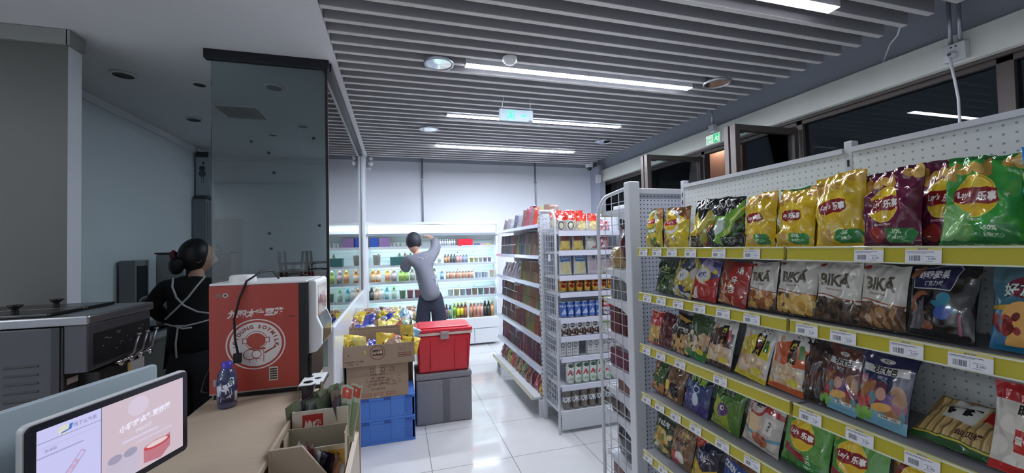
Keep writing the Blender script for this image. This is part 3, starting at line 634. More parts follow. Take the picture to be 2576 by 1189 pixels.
# right gondola: two bays, shelves face -X
RL, RB = 1.165, 1.45
g = thing('snack_gondola', 'long white perforated shelf unit with yellow price strips full of crisps', 'shelf unit', (1.31, .8, 0))
for k, (ya, yb) in enumerate(((.972, 1.752), (.172, .948), (-.63, .152))):
    MB().box(RB, RB + .018, ya, yb, .1, 1.90).build('back_panel', [PEG_R], g)
    b = MB().box(RB - .012, RB, ya, yb, 1.885, 1.902); b.build('top_lip', [M_SHELF], g)
for y in (1.765, .96, .16, -.64):
    p = MB().box(RB - .002, RB + .03, y - .012, y + .012, 0, 1.925).build('upright', [M_SHELF], g, bevel=.002)
    b = MB(); z = .2
    while z < 1.88: b.box(RB - .0035, RB - .0018, y - .003, y + .003, z, z + .022); z += .04
    b.build('slots', [SLOT], p)
SZR = [1.577, 1.355, 1.10, .86, .578, .30]
rd = random.Random(11)
TP = {0: [1.70, 1.595, 1.49, 1.375, 1.225, 1.08, .73, .62, .40], 1: [1.68, 1.575, 1.46, 1.335, 1.215, 1.09, .90, .80, .66, .55, .40], 2: [1.70, 1.59, 1.46, 1.24, .90, .77, .64, .50], 3: [1.71, 1.61, 1.50, 1.38, 1.24, 1.11, .87, .70], 4: [1.71, 1.60, 1.44, 1.30, 1.1], 5: []}
for i, z in enumerate(SZR):
    for (ya, yb) in ((.966, 1.758), (.166, .954), (-.63, .154)):
        s = MB().box(RL + .006, RB - .003, ya, yb, z - .028, z - .006, 0).build('shelf', [M_DK], g)
        b = MB(); e = [(RL - .006, z - .036), (RL + .006, z - .034), (RL + .008, z - .002), (RL + .002, z + .003), (RL - .002, z - .002)]
        b.prism(e, ya, yb, 'Y'); o = b.build('price_strip', [YEL], s)
        b = MB(); b.box(RL - .0085, RL - .003, ya, yb, z - .0395, z - .036); b.box(RL - .004, RL + .0, ya, yb, z - .002, z + .002); b.build('strip_edge', [mat('clear_strip_edge', (214, 220, 200), .15, coat=.5)], s)
        b = MB(); b.prism([(ya, z - .03), (ya, z - .10), (ya + .004, z - .10), (ya + .004, z - .03)], RL + .04, RB - .004, 'X'); 
        # triangular end bracket
        b = MB(); b.prism([(RL + .02, z - .012), (RB - .002, z - .012), (RB - .002, z - .13), (RL + .1, z - .045)], yb - .003, yb, 'Y'); b.build('shelf_bracket', [M_SHELF], s)
        for ty in TP[i]:
            if ya + .03 < ty < yb - .03:
                b = MB(); w = .066 if ty > .6 else .07; k = len(b.v)
                b.v += [(RL - .0095, ty + w / 2, z - .036), (RL - .0095, ty - w / 2, z - .036), (RL - .0055, ty - w / 2, z - .001), (RL - .0055, ty + w / 2, z - .001)]
                b.face([0, 1, 2, 3], 0, [(0, 0), (1, 0), (1, 1), (0, 1)]); b.build('price_label', [TAGS[rd.randrange(4)]], s)
MB().box(RL + .02, RL + .04, -.63, 1.755, .0, .24).build('kick_plate', [M_SHELF], g)
# far end unit behind the right gondola, its stock faces the back of the shop
e = thing('end_shelf_unit', 'white end shelf unit with wire side behind the crisp shelves', 'shelf unit', (1.6, 2.0, 0))
p = MB().box(1.196, 1.262, 1.868, 1.925, 0, 1.935).build('upright', [M_SHELF], e, bevel=.006)
MB().box(1.262, 1.97, 1.885, 1.897, .1, 1.868).build('back_panel', [PEG_E], e)
MB().box(1.262, 1.97, 1.878, 1.90, 1.868, 1.90).build('top_rail', [M_SHELF], e, bevel=.003)
MB().box(1.97, 2.03, 1.868, 1.925, 0, 1.935).build('upright', [M_SHELF], e, bevel=.006)
for xx in (1.215, 2.0):
    b = MB(); wire_panel(b, xx, 1.925, 2.25, .2, 1.90, 4, 27, arch=.16)
    pts = [(xx, 2.255, .05), (xx, 2.255, 1.72)] + [(xx, 2.105 + .15 * math.cos(a), 1.74 + .15 * math.sin(a)) for a in [i * PI / 16 for i in range(0, 9)]] + [(xx, 1.925, 1.905)]
    b2 = MB(); b2.tube(pts, .011, 8); fr = b2.build('side_frame', [M_SHELF], e); b.build('wire_grid', [M_WIRE], fr)
EZ = [1.80, 1.45, 1.275, 1.075, .87, .74, .60, .35]
for z in EZ:
    s = MB().box(1.225, 1.99, 1.90, 2.22, z - .02, z).build('shelf', [M_SHELF], e)
    b = MB(); b.box(1.225, 1.99, 2.22, 2.228, z - .03, z + .005); b.build('price_strip', [YEL if z > 1.2 else M_SHELF], s)
    b = MB(); b.prism([(1.925, z - .02), (2.21, z - .02), (2.15, z - .032), (2.03, z - .045), (1.965, z - .07), (1.925, z - .12)], 1.224, 1.229, 'X'); b.build('shelf_bracket', [M_SHELF], s)
# ------------------------------------------------------------------ crisp bags on the right gondola
def lays(base, dark, low, note='-50%', foodc=((214, 170, 80), (226, 186, 100), (196, 150, 70)), fresh=None):
    a = Art(256, 300, base); a.rect(0, .945, 1, 1, dark)
    a.food(.05, .80, .95, .93, 9, .13, foodc, 4, .5)
    a.ell(.44, .53, .275, .235, (240, 218, 90)); a.ell(.44, .53, .262, .223, (226, 188, 40)); a.ell(.47, .60, .19, .12, (238, 206, 60))
    a.poly([(.155, .585), (.26, .625), (.42, .615), (.58, .63), (.715, .60), (.735, .475), (.60, .44), (.44, .455), (.30, .43), (.165, .465)], (140, 30, 36))
    a.txt("Lay's", .30, .535, .095, (250, 250, 245), bold=.03, shear=.2, maxw=.26); a.txt('乐事', .575, .53, .105, (250, 250, 245), bold=.035, shear=.15, maxw=.27)
    a.txt('经典原味薯片' if fresh is None else fresh, .42, .27, .03, (240, 232, 210), bold=.01, maxw=.35)
    a.rect(.0, .0, 1, .05, dark)
    a.ell(.3, .14, .15, .1, low); a.poly([(.46, .09), (.46, .22), (.88, .22), (.96, .16), (.88, .04), (.5, .04)], (58, 140, 74)); a.txt(note, .62, .18, .055, (235, 250, 225), bold=.03); a.txt('油脂减少', .66, .105, .045, (225, 245, 215), bold=.02, maxw=.32)
    return a
D = {}
def reg(n, a, rough=.16, coat=.8, metal=0.0): D[n] = art_mat(n, a, rough, coat, metal)
def body(c): return mat('film_%d_%d_%d' % tuple(c), c, .25, coat=.4)
reg('lays_yellow', lays((222, 190, 46), (214, 176, 40), (216, 176, 90)))
reg('lays_purple', lays((106, 28, 66), (74, 18, 46), (168, 56, 52), fresh='意大利香浓红烩味'))
a = lays((62, 160, 66), (40, 116, 52), (120, 180, 96), fresh='翡翠黄瓜味'); a.food(.05, .1, .4, .3, 4, .16, ((130, 190, 110), (150, 205, 130)), 9, .9); reg('lays_green', a)
a = Art(256, 300, (205, 186, 60)); a.rect(0, .93, 1, 1, (120, 84, 52)); a.food(.5, .72, 1, .95, 8, .16, ((170, 120, 76), (190, 140, 90), (150, 104, 66)), 2, .7); a.ell(.42, .66, .38, .32, (76, 140, 60)); a.ring(.42, .66, .30, .045, (226, 228, 214)); a.ell(.42, .68, .24, .2, (226, 190, 50)); a.poly([(.16, .66), (.66, .74), (.68, .62), (.18, .56)], (196, 40, 40)); a.txt("Lay's", .42, .65, .09, (250, 248, 240), rot=.12, bold=.03, maxw=.4); a.food(.4, .04, .9, .2, 10, .1, ((70, 110, 50), (60, 90, 44), (110, 130, 60)), 7); reg('lays_stew', a)
a = Art(256, 300, (222, 200, 60)); a.rect(0, .93, 1, 1, (120, 84, 52)); a.food(.5, .72, 1, .95, 9, .16, ((170, 120, 76), (140, 90, 60), (110, 74, 50)), 5, .7); a.ring(.36, .62, .31, .05, (220, 222, 220)); a.ell(.36, .62, .25, .21, (228, 190, 50)); a.poly([(.1, .6), (.6, .70), (.62, .57), (.12, .50)], (196, 40, 40)); a.txt("Lay's", .36, .6, .09, (250, 248, 240), rot=.12, bold=.03, maxw=.4); a.ell(.52, .2, .11, .09, (90, 60, 40)); a.ell(.52, .2, .09, .075, (225, 222, 210)); a.food(0, 0, .3, .25, 6, .1, ((150, 120, 70), (120, 96, 60)), 8); reg('lays_mushroom', a)
a = Art(256, 300, (24, 26, 26)); a.poly([(0, .0), (.5, .0), (1, .6), (1, .9), (.5, .5), (.1, .75), (0, .6)], (206, 190, 60)); a.poly([(.15, 0), (.6, 0), (1, .5), (1, .6)], (170, 90, 40)); a.poly([(.45, .1), (.95, .75), (1, .7), (.6, .05)], (150, 160, 50)); a.rect(0, 0, .55, .22, (28, 26, 24)); a.spk(.08, .04, .5, .2, 60, (190, 180, 130)); a.txt('AXX', .5, .85, .15, (226, 226, 226), rot=.1, bold=.005, shear=.4, maxw=.72); reg('axx_yellow', a)
a = Art(256, 300, (22, 24, 24)); a.poly([(0, .15), (.4, .0), (1, .65), (1, .95), (.55, .6), (.1, .65)], (110, 160, 60)); a.poly([(.3, .05), (1, .82), (1, .76), (.4, .02)], (200, 220, 120)); a.poly([(.5, .02), (1, .55), (1, .45), (.62, .0)], (60, 110, 50)); a.ell(.3, .42, .26, .12, (190, 205, 200), .7); a.rect(.35, 0, .8, .2, (26, 26, 24)); a.spk(.38, .04, .78, .18, 50, (200, 210, 190)); a.txt('AXX', .5, .86, .15, (226, 226, 226), rot=.1, bold=.005, shear=.4, maxw=.72); reg('axx_green', a)
a = Art(200, 300, (48, 130, 190)); a.rect(0, .4, 1, .8, (90, 165, 200)); a.food(0, .6, 1, .95, 7, .2, ((214, 200, 160), (230, 220, 190)), 2); a.rect(0, .0, 1, .3, (150, 190, 70)); reg('blue_crisp', a)
# second shelf
a = Art(220, 280, (40, 62, 40)); a.food(.0, .1, 1, .6, 30, .1, ((70, 100, 50), (50, 80, 44), (96, 120, 70)), 2); a.txt('海苔卷', .5, .78, .12, (190, 214, 120), bold=.03, maxw=.7); a.rect(.3, .66, .8, .69, (150, 170, 110)); reg('seaweed_pack', a)
a = Art(220, 280, (196, 178, 60)); a.food(0, .6, 1, 1, 16, .14, ((70, 80, 110), (190, 190, 190), (110, 120, 140)), 3); a.ell(.5, .55, .3, .14, (230, 230, 225), .3); a.txt('旺仔', .5, .55, .1, (50, 60, 120), rot=.3, bold=.03); a.food(.1, 0, .9, .28, 16, .1, ((60, 70, 130), (220, 220, 220), (40, 50, 90)), 5); reg('blue_yellow_pack', a)
a = Art(220, 280, (186, 40, 44)); a.rect(0, .6, 1, 1, (90, 84, 150)); a.food(0, .6, 1, 1, 18, .12, ((170, 160, 200), (210, 200, 80), (70, 70, 120)), 6); a.ell(.45, .6, .3, .2, (226, 214, 120)); a.ell(.45, .6, .25, .16, (220, 220, 226)); a.txt('咪咪', .45, .6, .13, (60, 60, 130), rot=.25, bold=.04); a.ring(.62, .25, .15, .05, (180, 60, 50)); a.poly([(.0, .02), (.3, .3), (.4, .1), (.2, 0)], (226, 226, 226)); a.txt('大鱿味', .55, .4, .06, (240, 240, 230), bold=.02, maxw=.3); reg('red_ring_pack', a)
a = Art(220, 280, (170, 44, 38)); a.poly([(0, 1), (0, 0), (.4, 0), (.5, .5), (.3, 1)], (150, 70, 50)); a.food(.0, 0, .6, .5, 22, .12, ((206, 150, 100), (190, 124, 80), (220, 170, 120)), 4, .3)
for i, chh in enumerate('새우깡'): a.txt(chh, .70 - .08 * i, .80 - .22 * i, .19, (16, 14, 14), rot=.2, bold=.07); a.txt(chh, .70 - .08 * i, .80 - .22 * i, .18, (240, 236, 226), rot=.2, bold=.03)
a.txt('농심', .3, .1, .05, (240, 220, 180)); reg('red_korean_pack', a)
def bika(fc, seed, col=(186, 186, 180)):
    a = Art(256, 300, (214, 212, 204)); a.wave(.42, .03, 4, 1, (150, 70, 40)); a.wave(.40, .03, 4, 1, (226, 224, 216)); a.wave(.36, .035, 4, 1, (90, 66, 44)); a.food(.08, .04, .92, .34, 46, .09, fc, seed, .7)
    a.txt('BIKÃ', .5, .70, .25, (176, 176, 168), bold=.05, maxw=.92); a.txt('BIKÃ', .5, .705, .24, (92, 86, 70), bold=.035, maxw=.88); a.txt('Flavored Snack', .5, .53, .035, (120, 60, 40), bold=.01, maxw=.6); a.ell(.13, .93, .08, .03, (170, 70, 50)); a.rect(0, 0, 1, .03, (60, 44, 36)); return a
reg('bika_shrimp', bika(((200, 140, 70), (160, 96, 50), (216, 170, 100)), 1)); reg('bika_corn', bika(((226, 186, 100), (206, 160, 76), (238, 206, 130)), 2)); reg('bika_black', bika(((84, 66, 50), (50, 38, 32), (112, 90, 70)), 3)); reg('bika_choco', bika(((170, 130, 84), (120, 84, 56), (96, 66, 44)), 4))
a = Art(300, 280, (26, 24, 28)); a.poly([(.05, .94), (.72, .98), (.78, .92), (.68, .62), (.1, .66)], (190, 190, 200)); a.poly([(.06, .92), (.71, .965), (.765, .915), (.67, .635), (.11, .675)], (34, 36, 78)); a.txt('乖乖脆果', .4, .84, .125, (236, 236, 236), bold=.035, maxw=.56); a.txt('巧克力味', .42, .72, .075, (230, 230, 230), bold=.02, maxw=.36)
a.ell(.12, .88, .15, .05, (150, 96, 64), .5); a.ring(.25, .45, .12, .04, (150, 84, 56)); a.rect(.24, .34, .5, .56, (26, 24, 28)); a.ell(.12, .42, .07, .05, (140, 84, 56), 1); a.ell(.3, .18, .17, .06, (140, 80, 54), -.2); a.poly([(.05, .1), (.3, .55), (.34, .2), (.25, .1)], (90, 88, 92)); a.ell(.62, .42, .2, .05, (36, 120, 150), -.25); a.ell(.60, .52, .1, .08, (36, 130, 160)); a.ell(.60, .34, .12, .09, (60, 90, 170)); a.rect(.82, .08, .86, .34, (150, 60, 90)); reg('black_choco_bag', a)
a = Art(220, 280, (60, 110, 130)); a.rect(0, .78, 1, 1, (84, 124, 136)); a.ell(.6, .72, .4, .13, (120, 40, 60)); a.txt('好友趣', .5, .69, .17, (20, 30, 30), bold=.07, maxw=.95); a.txt('好友趣', .5, .695, .16, (216, 232, 226), bold=.03, maxw=.93); a.wave(.5, .03, 4, 0, (206, 160, 60)); a.wave(.44, .02, 5, 1, (50, 120, 170)); a.food(.4, .08, 1, .42, 8, .26, ((222, 160, 76), (232, 176, 96)), 3, .7); a.food(0, .2, .4, .4, 14, .08, ((150, 40, 40), (110, 30, 30)), 5); a.rect(0, 0, 1, .06, (20, 110, 150)); reg('teal_crisp_bag', a)
# third shelf
a = Art(180, 280, (176, 44, 44)); a.rect(0, .97, 1, 1, (220, 200, 190)); a.txt('馋嘴猴', .5, .88, .06, (226, 190, 90), bold=.02, maxw=.7); a.txt('-8.8', .45, .7, .1, (235, 226, 220), bold=.03); a.rect(.05, .04, .95, .56, (200, 160, 84)); a.food(.1, .08, .9, .52, 24, .13, ((220, 184, 110), (186, 140, 70)), 3, .3); a.rect(.6, .06, .9, .16, (60, 44, 40)); reg('red_carton_print', a)
a = Art(180, 280, (84, 26, 38)); a.txt('辣条', .5, .7, .14, (150, 60, 60), bold=.02); reg('maroon_pouch', a)
a = Art(220, 280, (34, 28, 28)); a.poly([(.1, .95), (.9, .85), (.6, .8), (.2, .85)], (190, 150, 60)); a.rect(0, .5, 1, .72, (44, 40, 40)); a.txt('麻辣花生', .5, .6, .12, (230, 228, 224), bold=.04, maxw=.9); a.food(.05, .04, .95, .46, 46, .09, ((196, 156, 96), (214, 176, 116), (150, 110, 66)), 2, .7); reg('black_nut_pack', a)
a = Art(220, 280, (60, 84, 50)); a.rect(0, 0, 1, .22, (44, 120, 60)); a.food(.05, .22, .95, .6, 34, .1, ((220, 196, 160), (206, 176, 140), (190, 150, 110)), 2, .6); a.ell(.75, .2, .14, .07, (210, 200, 60)); a.poly([(.02, .2), (.12, .38), (.22, .2)], (206, 196, 60)); reg('green_nut_pack', a)
def wei(c, c2, acc):
    a = Art(220, 300, (204, 204, 200)); a.poly([(.05, .72), (.5, .84), (.95, .7), (.95, .42), (.05, .42)], c); a.ell(.25, .8, .06, .09, (196, 160, 130)); a.ell(.25, .62, .14, .16, c2); a.rect(.5, .46, .72, .86, (34, 26, 24)); a.txt('麻', .61, .76, .11, (226, 200, 90), bold=.03); a.txt('辣', .61, .62, .11, (200, 60, 40), bold=.03); a.txt('片', .61, .52, .08, (226, 200, 90), bold=.03); a.spk(.5, .9, .85, .96, 14, (40, 36, 36)); a.rect(.76, .56, .88, .78, acc)
    a.food(.06, .1, .94, .42, 46, .1, ((214, 186, 150), (196, 164, 124), (230, 206, 172)), 6, .5); a.rect(0, 0, 1, .1, c); a.ell(.72, .17, .16, .055, (214, 206, 60)); a.poly([(.03, .08), (.1, .24), (.18, .08)], (220, 196, 60)); return a
reg('brown_strip_pack', wei((70, 50, 44), (96, 66, 56), (190, 60, 50))); reg('yellow_strip_pack', wei((214, 196, 50), (200, 180, 60), (60, 120, 60))); reg('orange_strip_pack', wei((206, 96, 44), (190, 90, 46), (70, 130, 60)))
a = Art(200, 280, (44, 34, 34)); a.food(.1, .3, .9, .8, 20, .15, ((84, 50, 40), (66, 44, 38)), 2); reg('dark_meat_pack', a)
def huajiao(base, sky):
    a = Art(240, 290, base); a.poly([(.08, .80), (.92, .84), (.94, .72), (.1, .70)], (200, 200, 196)); a.txt('花椒锅巴', .5, .765, .10, (26, 22, 30), bold=.04, maxw=.8); a.ell(.5, .9, .14, .035, (190, 190, 186)); a.txt('手工', .5, .9, .045, (30, 26, 34), bold=.02); a.txt('麻辣味', .5, .66, .05, (190, 186, 200), bold=.02, maxw=.3)
    a.wave(.18, .03, 5, 0, (120, 176, 200)); a.food(.1, .2, .9, .6, 30, .13, ((110, 76, 130), (160, 110, 60), (96, 140, 150), (150, 60, 80)), 3, .6); a.ell(.5, .52, .13, .1, (96, 44, 60)); a.ell(.52, .44, .1, .09, (206, 160, 140)); a.ell(.55, .26, .2, .06, (226, 176, 90), .2); a.food(.04, .14, .3, .32, 16, .06, ((176, 50, 60), (196, 70, 70)), 5, .9); a.food(.0, .06, .4, .14, 8, .1, ((130, 190, 90), (110, 170, 80)), 6, .5)
    a.rect(.5, .12, .9, .17, (210, 210, 206)); a.txt('净含量：108克', .7, .145, .035, (40, 40, 50), bold=.01, maxw=.36); return a
reg('maroon_rice_crust', huajiao((92, 50, 44), 0)); reg('navy_rice_crust', huajiao((36, 38, 78), 0))
a = Art(300, 240, (150, 120, 70))
for i in range(9): a.rect(.06 + .1 * i, .1, .135 + .1 * i, .96, (206, 176, 116)); a.rect(.07 + .1 * i, .1, .085 + .1 * i, .96, (226, 204, 150))
a.poly([(.2, .5), (.24, .92), (.62, .88), (.56, .46)], (226, 226, 220)); a.txt('旺旺', .4, .68, .2, (30, 26, 24), bold=.06, rot=.1); a.poly([(.62, .6), (.66, .86), (.84, .84), (.8, .6)], (176, 40, 34)); a.rect(0, 0, 1, .14, (40, 90, 46)); a.rect(0, .1, 1, .13, (220, 200, 80)); a.txt('仙贝棒', .6, .28, .12, (70, 40, 40), bold=.03, maxw=.4); reg('rice_stick_print', a)
a = Art(240, 300, (214, 210, 200)); a.rect(0, .8, 1, 1, (176, 30, 36)); a.food(.05, .1, .95, .6, 24, .16, ((232, 228, 216), (220, 214, 196), (240, 238, 230)), 2, .6); a.rect(0, 0, 1, .1, (196, 36, 34)); a.rect(.3, .25, .55, .5, (196, 44, 40)); a.txt('雪饼', .42, .38, .1, (240, 236, 226), bold=.04); a.txt('旺旺', .5, .72, .12, (40, 36, 36), bold=.04); reg('snow_cake_pack', a)
# fourth and fifth shelves
a = Art(180, 280, (60, 88, 50)); a.rect(0, .55, .4, 1, (120, 80, 50)); a.txt('卜旺', .55, .7, .16, (206, 200, 90), bold=.05, rot=1.2); a.food(0, 0, 1, .4, 24, .12, ((190, 130, 90), (160, 96, 70)), 3); reg('green_brown_pack', a)
a = Art(220, 280, (110, 84, 62)); a.food(0, .4, 1, 1, 80, .08, ((130, 100, 74), (96, 70, 52), (150, 118, 88)), 4, .25); a.txt('好佳', .6, .85, .1, (40, 26, 22), bold=.05); a.ell(.62, .32, .26, .2, (20, 18, 18)); a.ell(.2, .34, .18, .14, (226, 200, 70)); a.food(.05, .02, .8, .14, 14, .1, ((226, 180, 100), (200, 150, 80)), 2, .3); reg('noodle_snack_pack', a)
a = Art(220, 280, (26, 60, 120)); a.poly([(0, 0), (1, 0), (1, .3), (0, .5)], (70, 60, 130)); a.rect(0, .74, 1, 1, (20, 30, 50)); a.txt('小精灵', .5, .8, .18, (150, 190, 60), bold=.05, rot=-.1, maxw=.9); a.ring(.55, .58, .1, .012, (220, 226, 240)); a.ell(.56, .34, .13, .16, (200, 216, 236)); a.spk(.05, .1, .5, .6, 50, (110, 170, 220)); reg('blue_night_pack', a)
a = Art(220, 280, (80, 124, 50)); a.poly([(0, 0), (.75, 0), (.6, .5), (.1, .6)], (150, 170, 50)); a.txt('呀!土豆', .4, .74, .15, (26, 30, 20), bold=.06, rot=.15, maxw=.75); a.ell(.45, .38, .2, .13, (84, 44, 110), .4); a.ell(.46, .42, .06, .05, (230, 230, 220)); a.ell(.47, .42, .03, .025, (20, 20, 20)); reg('green_onion_bag', a)
a = Art(240, 280, (190, 184, 176)); a.ring(.36, .76, .22, .03, (170, 50, 50)); a.poly([(.55, .82), (1, .78), (1, .68), (.55, .7)], (170, 50, 50)); a.txt('一番佳', .36, .76, .1, (50, 34, 34), bold=.05, maxw=.34); a.txt('FLAKES', .32, .56, .04, (90, 70, 66), bold=.01); a.ell(.3, .42, .3, .15, (222, 196, 160)); a.wave(.28, .05, 5, 2, (96, 150, 170)); a.wave(.22, .05, 5, 2, (206, 200, 190)); a.ell(.55, .16, .2, .12, (176, 96, 70)); a.food(.4, .08, .7, .24, 16, .06, ((196, 120, 86), (150, 74, 56)), 5); a.rect(.66, .34, .84, .62, (220, 216, 206)); a.txt('鲜虾片', .75, .48, .06, (60, 50, 50), bold=.03, rot=-PI / 2, maxw=.24); reg('prawn_flakes_bag', a)
a = lays((96, 160, 76), (40, 96, 40), (60, 120, 50), fresh='大波浪'); a.poly([(.05, .32), (.6, .24), (.62, .15), (.06, .22)], (150, 34, 46)); reg('lays_green_big', a)
reg('lays_red', lays((120, 30, 34), (90, 20, 26), (170, 90, 60), fresh='德州小番茄味'))
a = Art(220, 280, (44, 70, 44)); a.rect(0, .72, 1, 1, (36, 50, 34)); a.txt('小山可', .5, .82, .15, (226, 230, 224), bold=.04, maxw=.85); a.ell(.4, .45, .34, .24, (190, 160, 80)); a.food(.1, .05, .9, .6, 30, .12, ((170, 130, 60), (110, 130, 70), (206, 180, 110)), 3); reg('green_shellcracker_pack', a)
a = Art(220, 280, (120, 92, 66)); a.food(0, .0, 1, 1, 90, .08, ((140, 110, 80), (104, 78, 56), (170, 140, 106)), 8, .25); a.txt('张君', .6, .8, .12, (206, 180, 110), bold=.05); a.txt('点心面', .5, .62, .13, (60, 30, 24), bold=.05, maxw=.7); a.poly([(0, 0), (.5, 0), (.3, .3), (0, .25)], (196, 60, 60)); a.ell(.55, .22, .2, .14, (230, 226, 220)); reg('brown_noodle_pack', a)
a = Art(220, 280, (206, 176, 50)); a.poly([(0, .5), (0, 1), (1, 1), (1, .5), (.6, .3)], (30, 36, 66)); a.poly([(0, .8), (0, 1), (.5, 1), (.2, .7)], (176, 60, 40)); a.txt('小浣', .55, .6, .18, (230, 230, 234), bold=.05, rot=.2, maxw=.7); reg('navy_yellow_pack', a)
a = Art(240, 280, (32, 70, 136)); a.rect(0, .8, 1, 1, (110, 74, 44)); a.txt('CORN CHIPS', .5, .66, .13, (226, 226, 226), bold=.04, rot=-.12, maxw=.96); a.food(.2, .05, .9, .4, 14, .14, ((226, 176, 70), (206, 150, 50)), 3); reg('corn_chips_bag', a)

def bag(design, label, y, zb, w, h, d=.055, side=(150, 150, 150), x=None, tilt=.12, roll=0.0, yaw=0.0, seed=0, cat='crisp bag', name='crisp_bag', group=None, wr=1.0):
    if design in ('black_choco_bag', 'navy_rice_crust', 'maroon_rice_crust', 'teal_crisp_bag'): wr *= .45
    o = bag_mesh(w * 1.05, h * 1.02, d, seed, 34, 40, wr).build(name, [D[design], body(side)])
    place(o, (RL + .045 + d * .5 if x is None else x, y, zb + .001), -PI / 2 + yaw, tilt, roll)
    return tag(o, label, cat, group)
Y = (214, 180, 46)
R1 = [('lays_stew', 'small green and yellow crisp bag at the far end of the top shelf', 1.715, .125, .19, (150, 110, 70)),
      ('lays_mushroom', 'yellow crisp bag with a ring logo, second from the far end of top shelf', 1.565, .145, .185, (170, 140, 60)),
      ('axx_yellow', 'black and yellow crisp bag with scratchy lettering on the top shelf', 1.395, .14, .20, (30, 30, 28)),
      ('axx_green', 'black and green crisp bag with scratchy lettering on the top shelf', 1.258, .135, .19, (30, 34, 28)),
      ('lays_yellow', 'yellow crisp bag standing beside the black and green bag', 1.122, .128, .188, Y),
      ('lays_yellow', 'crumpled yellow crisp bag in the middle of the top shelf', .992, .128, .186, Y),
      ('lays_yellow', 'large yellow crisp bag beside the purple bags on the top shelf', .848, .13, .21, Y),
      ('lays_purple', 'purple crisp bag in front on the top shelf', .728, .125, .20, (80, 20, 50)),
      ('lays_green', 'big green crisp bag near the right end of the top shelf', .560, .128, .20, (40, 120, 50)),
      ('blue_crisp', 'blue crisp bag cut off by the picture edge on the top shelf', .445, .10, .205, (60, 140, 190))]
for i, (d, l, y, w, h, s) in enumerate(R1): bag(d, l, y, 1.577, w, h, .062, s, seed=20 + i, tilt=.08 + .04 * (i % 3), roll=.03 * ((i % 3) - 1), yaw=(-.08, .1, 0, .12, -.05)[i % 5], group='crisp bags on the top shelf', wr=1.9)
bag('lays_green', 'green crisp bag peeking out behind the yellow crisp bags', 1.06, 1.577, .12, .20, .05, (40, 120, 50), x=1.33, seed=41, group='crisp bags on the top shelf')
bag('lays_yellow', 'yellow crisp bag half hidden between two larger yellow bags', .93, 1.577, .115, .19, .05, Y, x=1.30, seed=42, group='crisp bags on the top shelf')
bag('lays_purple', 'second purple crisp bag, standing behind and beside the first', .638, 1.577, .125, .21, .05, (80, 20, 50), x=1.285, seed=43, tilt=.2, group='crisp bags on the top shelf')
R2 = [('seaweed_pack', 'dark green seaweed snack pack at the far end of the second shelf', 1.655, .13, .155, (34, 50, 34)),
      ('blue_yellow_pack', 'yellow and blue snack pack leaning on the second shelf', 1.535, .125, .175, (100, 96, 60)),
      ('red_ring_pack', 'red and purple snack pack with a ring picture on the second shelf', 1.40, .135, .17, (120, 30, 44)),
      ('red_korean_pack', 'red prawn cracker pack with black Korean lettering', 1.252, .13, .165, (120, 34, 30)),
      ('bika_shrimp', 'cream topped bag showing brown crackers, first of the four', 1.122, .108, .168, (150, 140, 124)),
      ('bika_corn', 'cream topped bag showing golden flakes, second of the four', .998, .13, .178, (190, 186, 176)),
      ('bika_black', 'cream topped bag showing dark flakes, third of the four', .868, .122, .175, (110, 100, 90)),
      ('bika_choco', 'cream topped bag showing mixed brown flakes, last of the four', .757, .105, .172, (120, 104, 84)),
      ('black_choco_bag', 'large black bag with a navy panel of white characters', .640, .125, .178, (24, 22, 26)),
      ('teal_crisp_bag', 'teal crisp bag cut off by the picture edge on the second shelf', .495, .115, .183, (40, 100, 126))]
for i, (d, l, y, w, h, s) in enumerate(R2): bag(d, l, y, 1.355, w, h, .05, s, seed=60 + i, tilt=.16 + .03 * (i % 3), roll=(.10, .14, .06, .10, 0, 0, 0, 0, 0, 0)[i], group='snack bags on the second shelf', wr=.95)
R3 = [('red_carton_print', 'red and gold snack packet at the far end of the third shelf', 1.735, .09, .16, (84, 26, 38)),
      ('maroon_pouch', 'plain maroon pouch beside the red packet on the third shelf', 1.655, .10, .16, (84, 26, 38)),
      ('black_nut_pack', 'black peanut pack with white characters on the third shelf', 1.555, .12, .175, (40, 30, 28)),
      ('green_nut_pack', 'green based pack of pale snacks on the third shelf', 1.455, .125, .18, (50, 80, 44)),
      ('brown_strip_pack', 'glossy clear snack pack with brown print on the third shelf', 1.325, .125, .192, (60, 44, 40)),
      ('yellow_strip_pack', 'glossy clear snack pack with yellow print on the third shelf', 1.175, .13, .19, (150, 140, 60)),
      ('orange_strip_pack', 'glossy clear snack pack with orange print on the third shelf', 1.035, .125, .2, (140, 80, 50)),
      ('dark_meat_pack', 'dark brown pack beside the orange printed pack', .945, .085, .18, (44, 34, 34)),
      ('maroon_rice_crust', 'maroon rice crust bag with characters on a pale ribbon', .878, .105, .182, (80, 44, 40)),
      ('navy_rice_crust', 'navy rice crust bag with characters on a pale ribbon', .768, .12, .19, (30, 32, 60)),
      ('snow_cake_pack', 'white and red rice cake pack by the picture edge, third shelf', .50, .12, .18, (190, 60, 56))]
for i, (d, l, y, w, h, s) in enumerate(R3): bag(d, l, y, 1.10, w, h, .035, s, seed=90 + i, tilt=.22 + .03 * (i % 3), roll=(0, 0, .1, .12, .05, .1, .05, 0, .06, .05, 0)[i], group='snack packs on the third shelf', wr=.8)
o = bag_mesh(.17, .15, .04, 77).build('rice_stick_pack', [D['rice_stick_print'], body((120, 110, 80))]); place(o, (1.235, .625, 1.104), -PI / 2, .95, .05); tag(o, 'clear pack of pale rice sticks lying back on the third shelf', 'snack pack', 'snack packs on the third shelf')
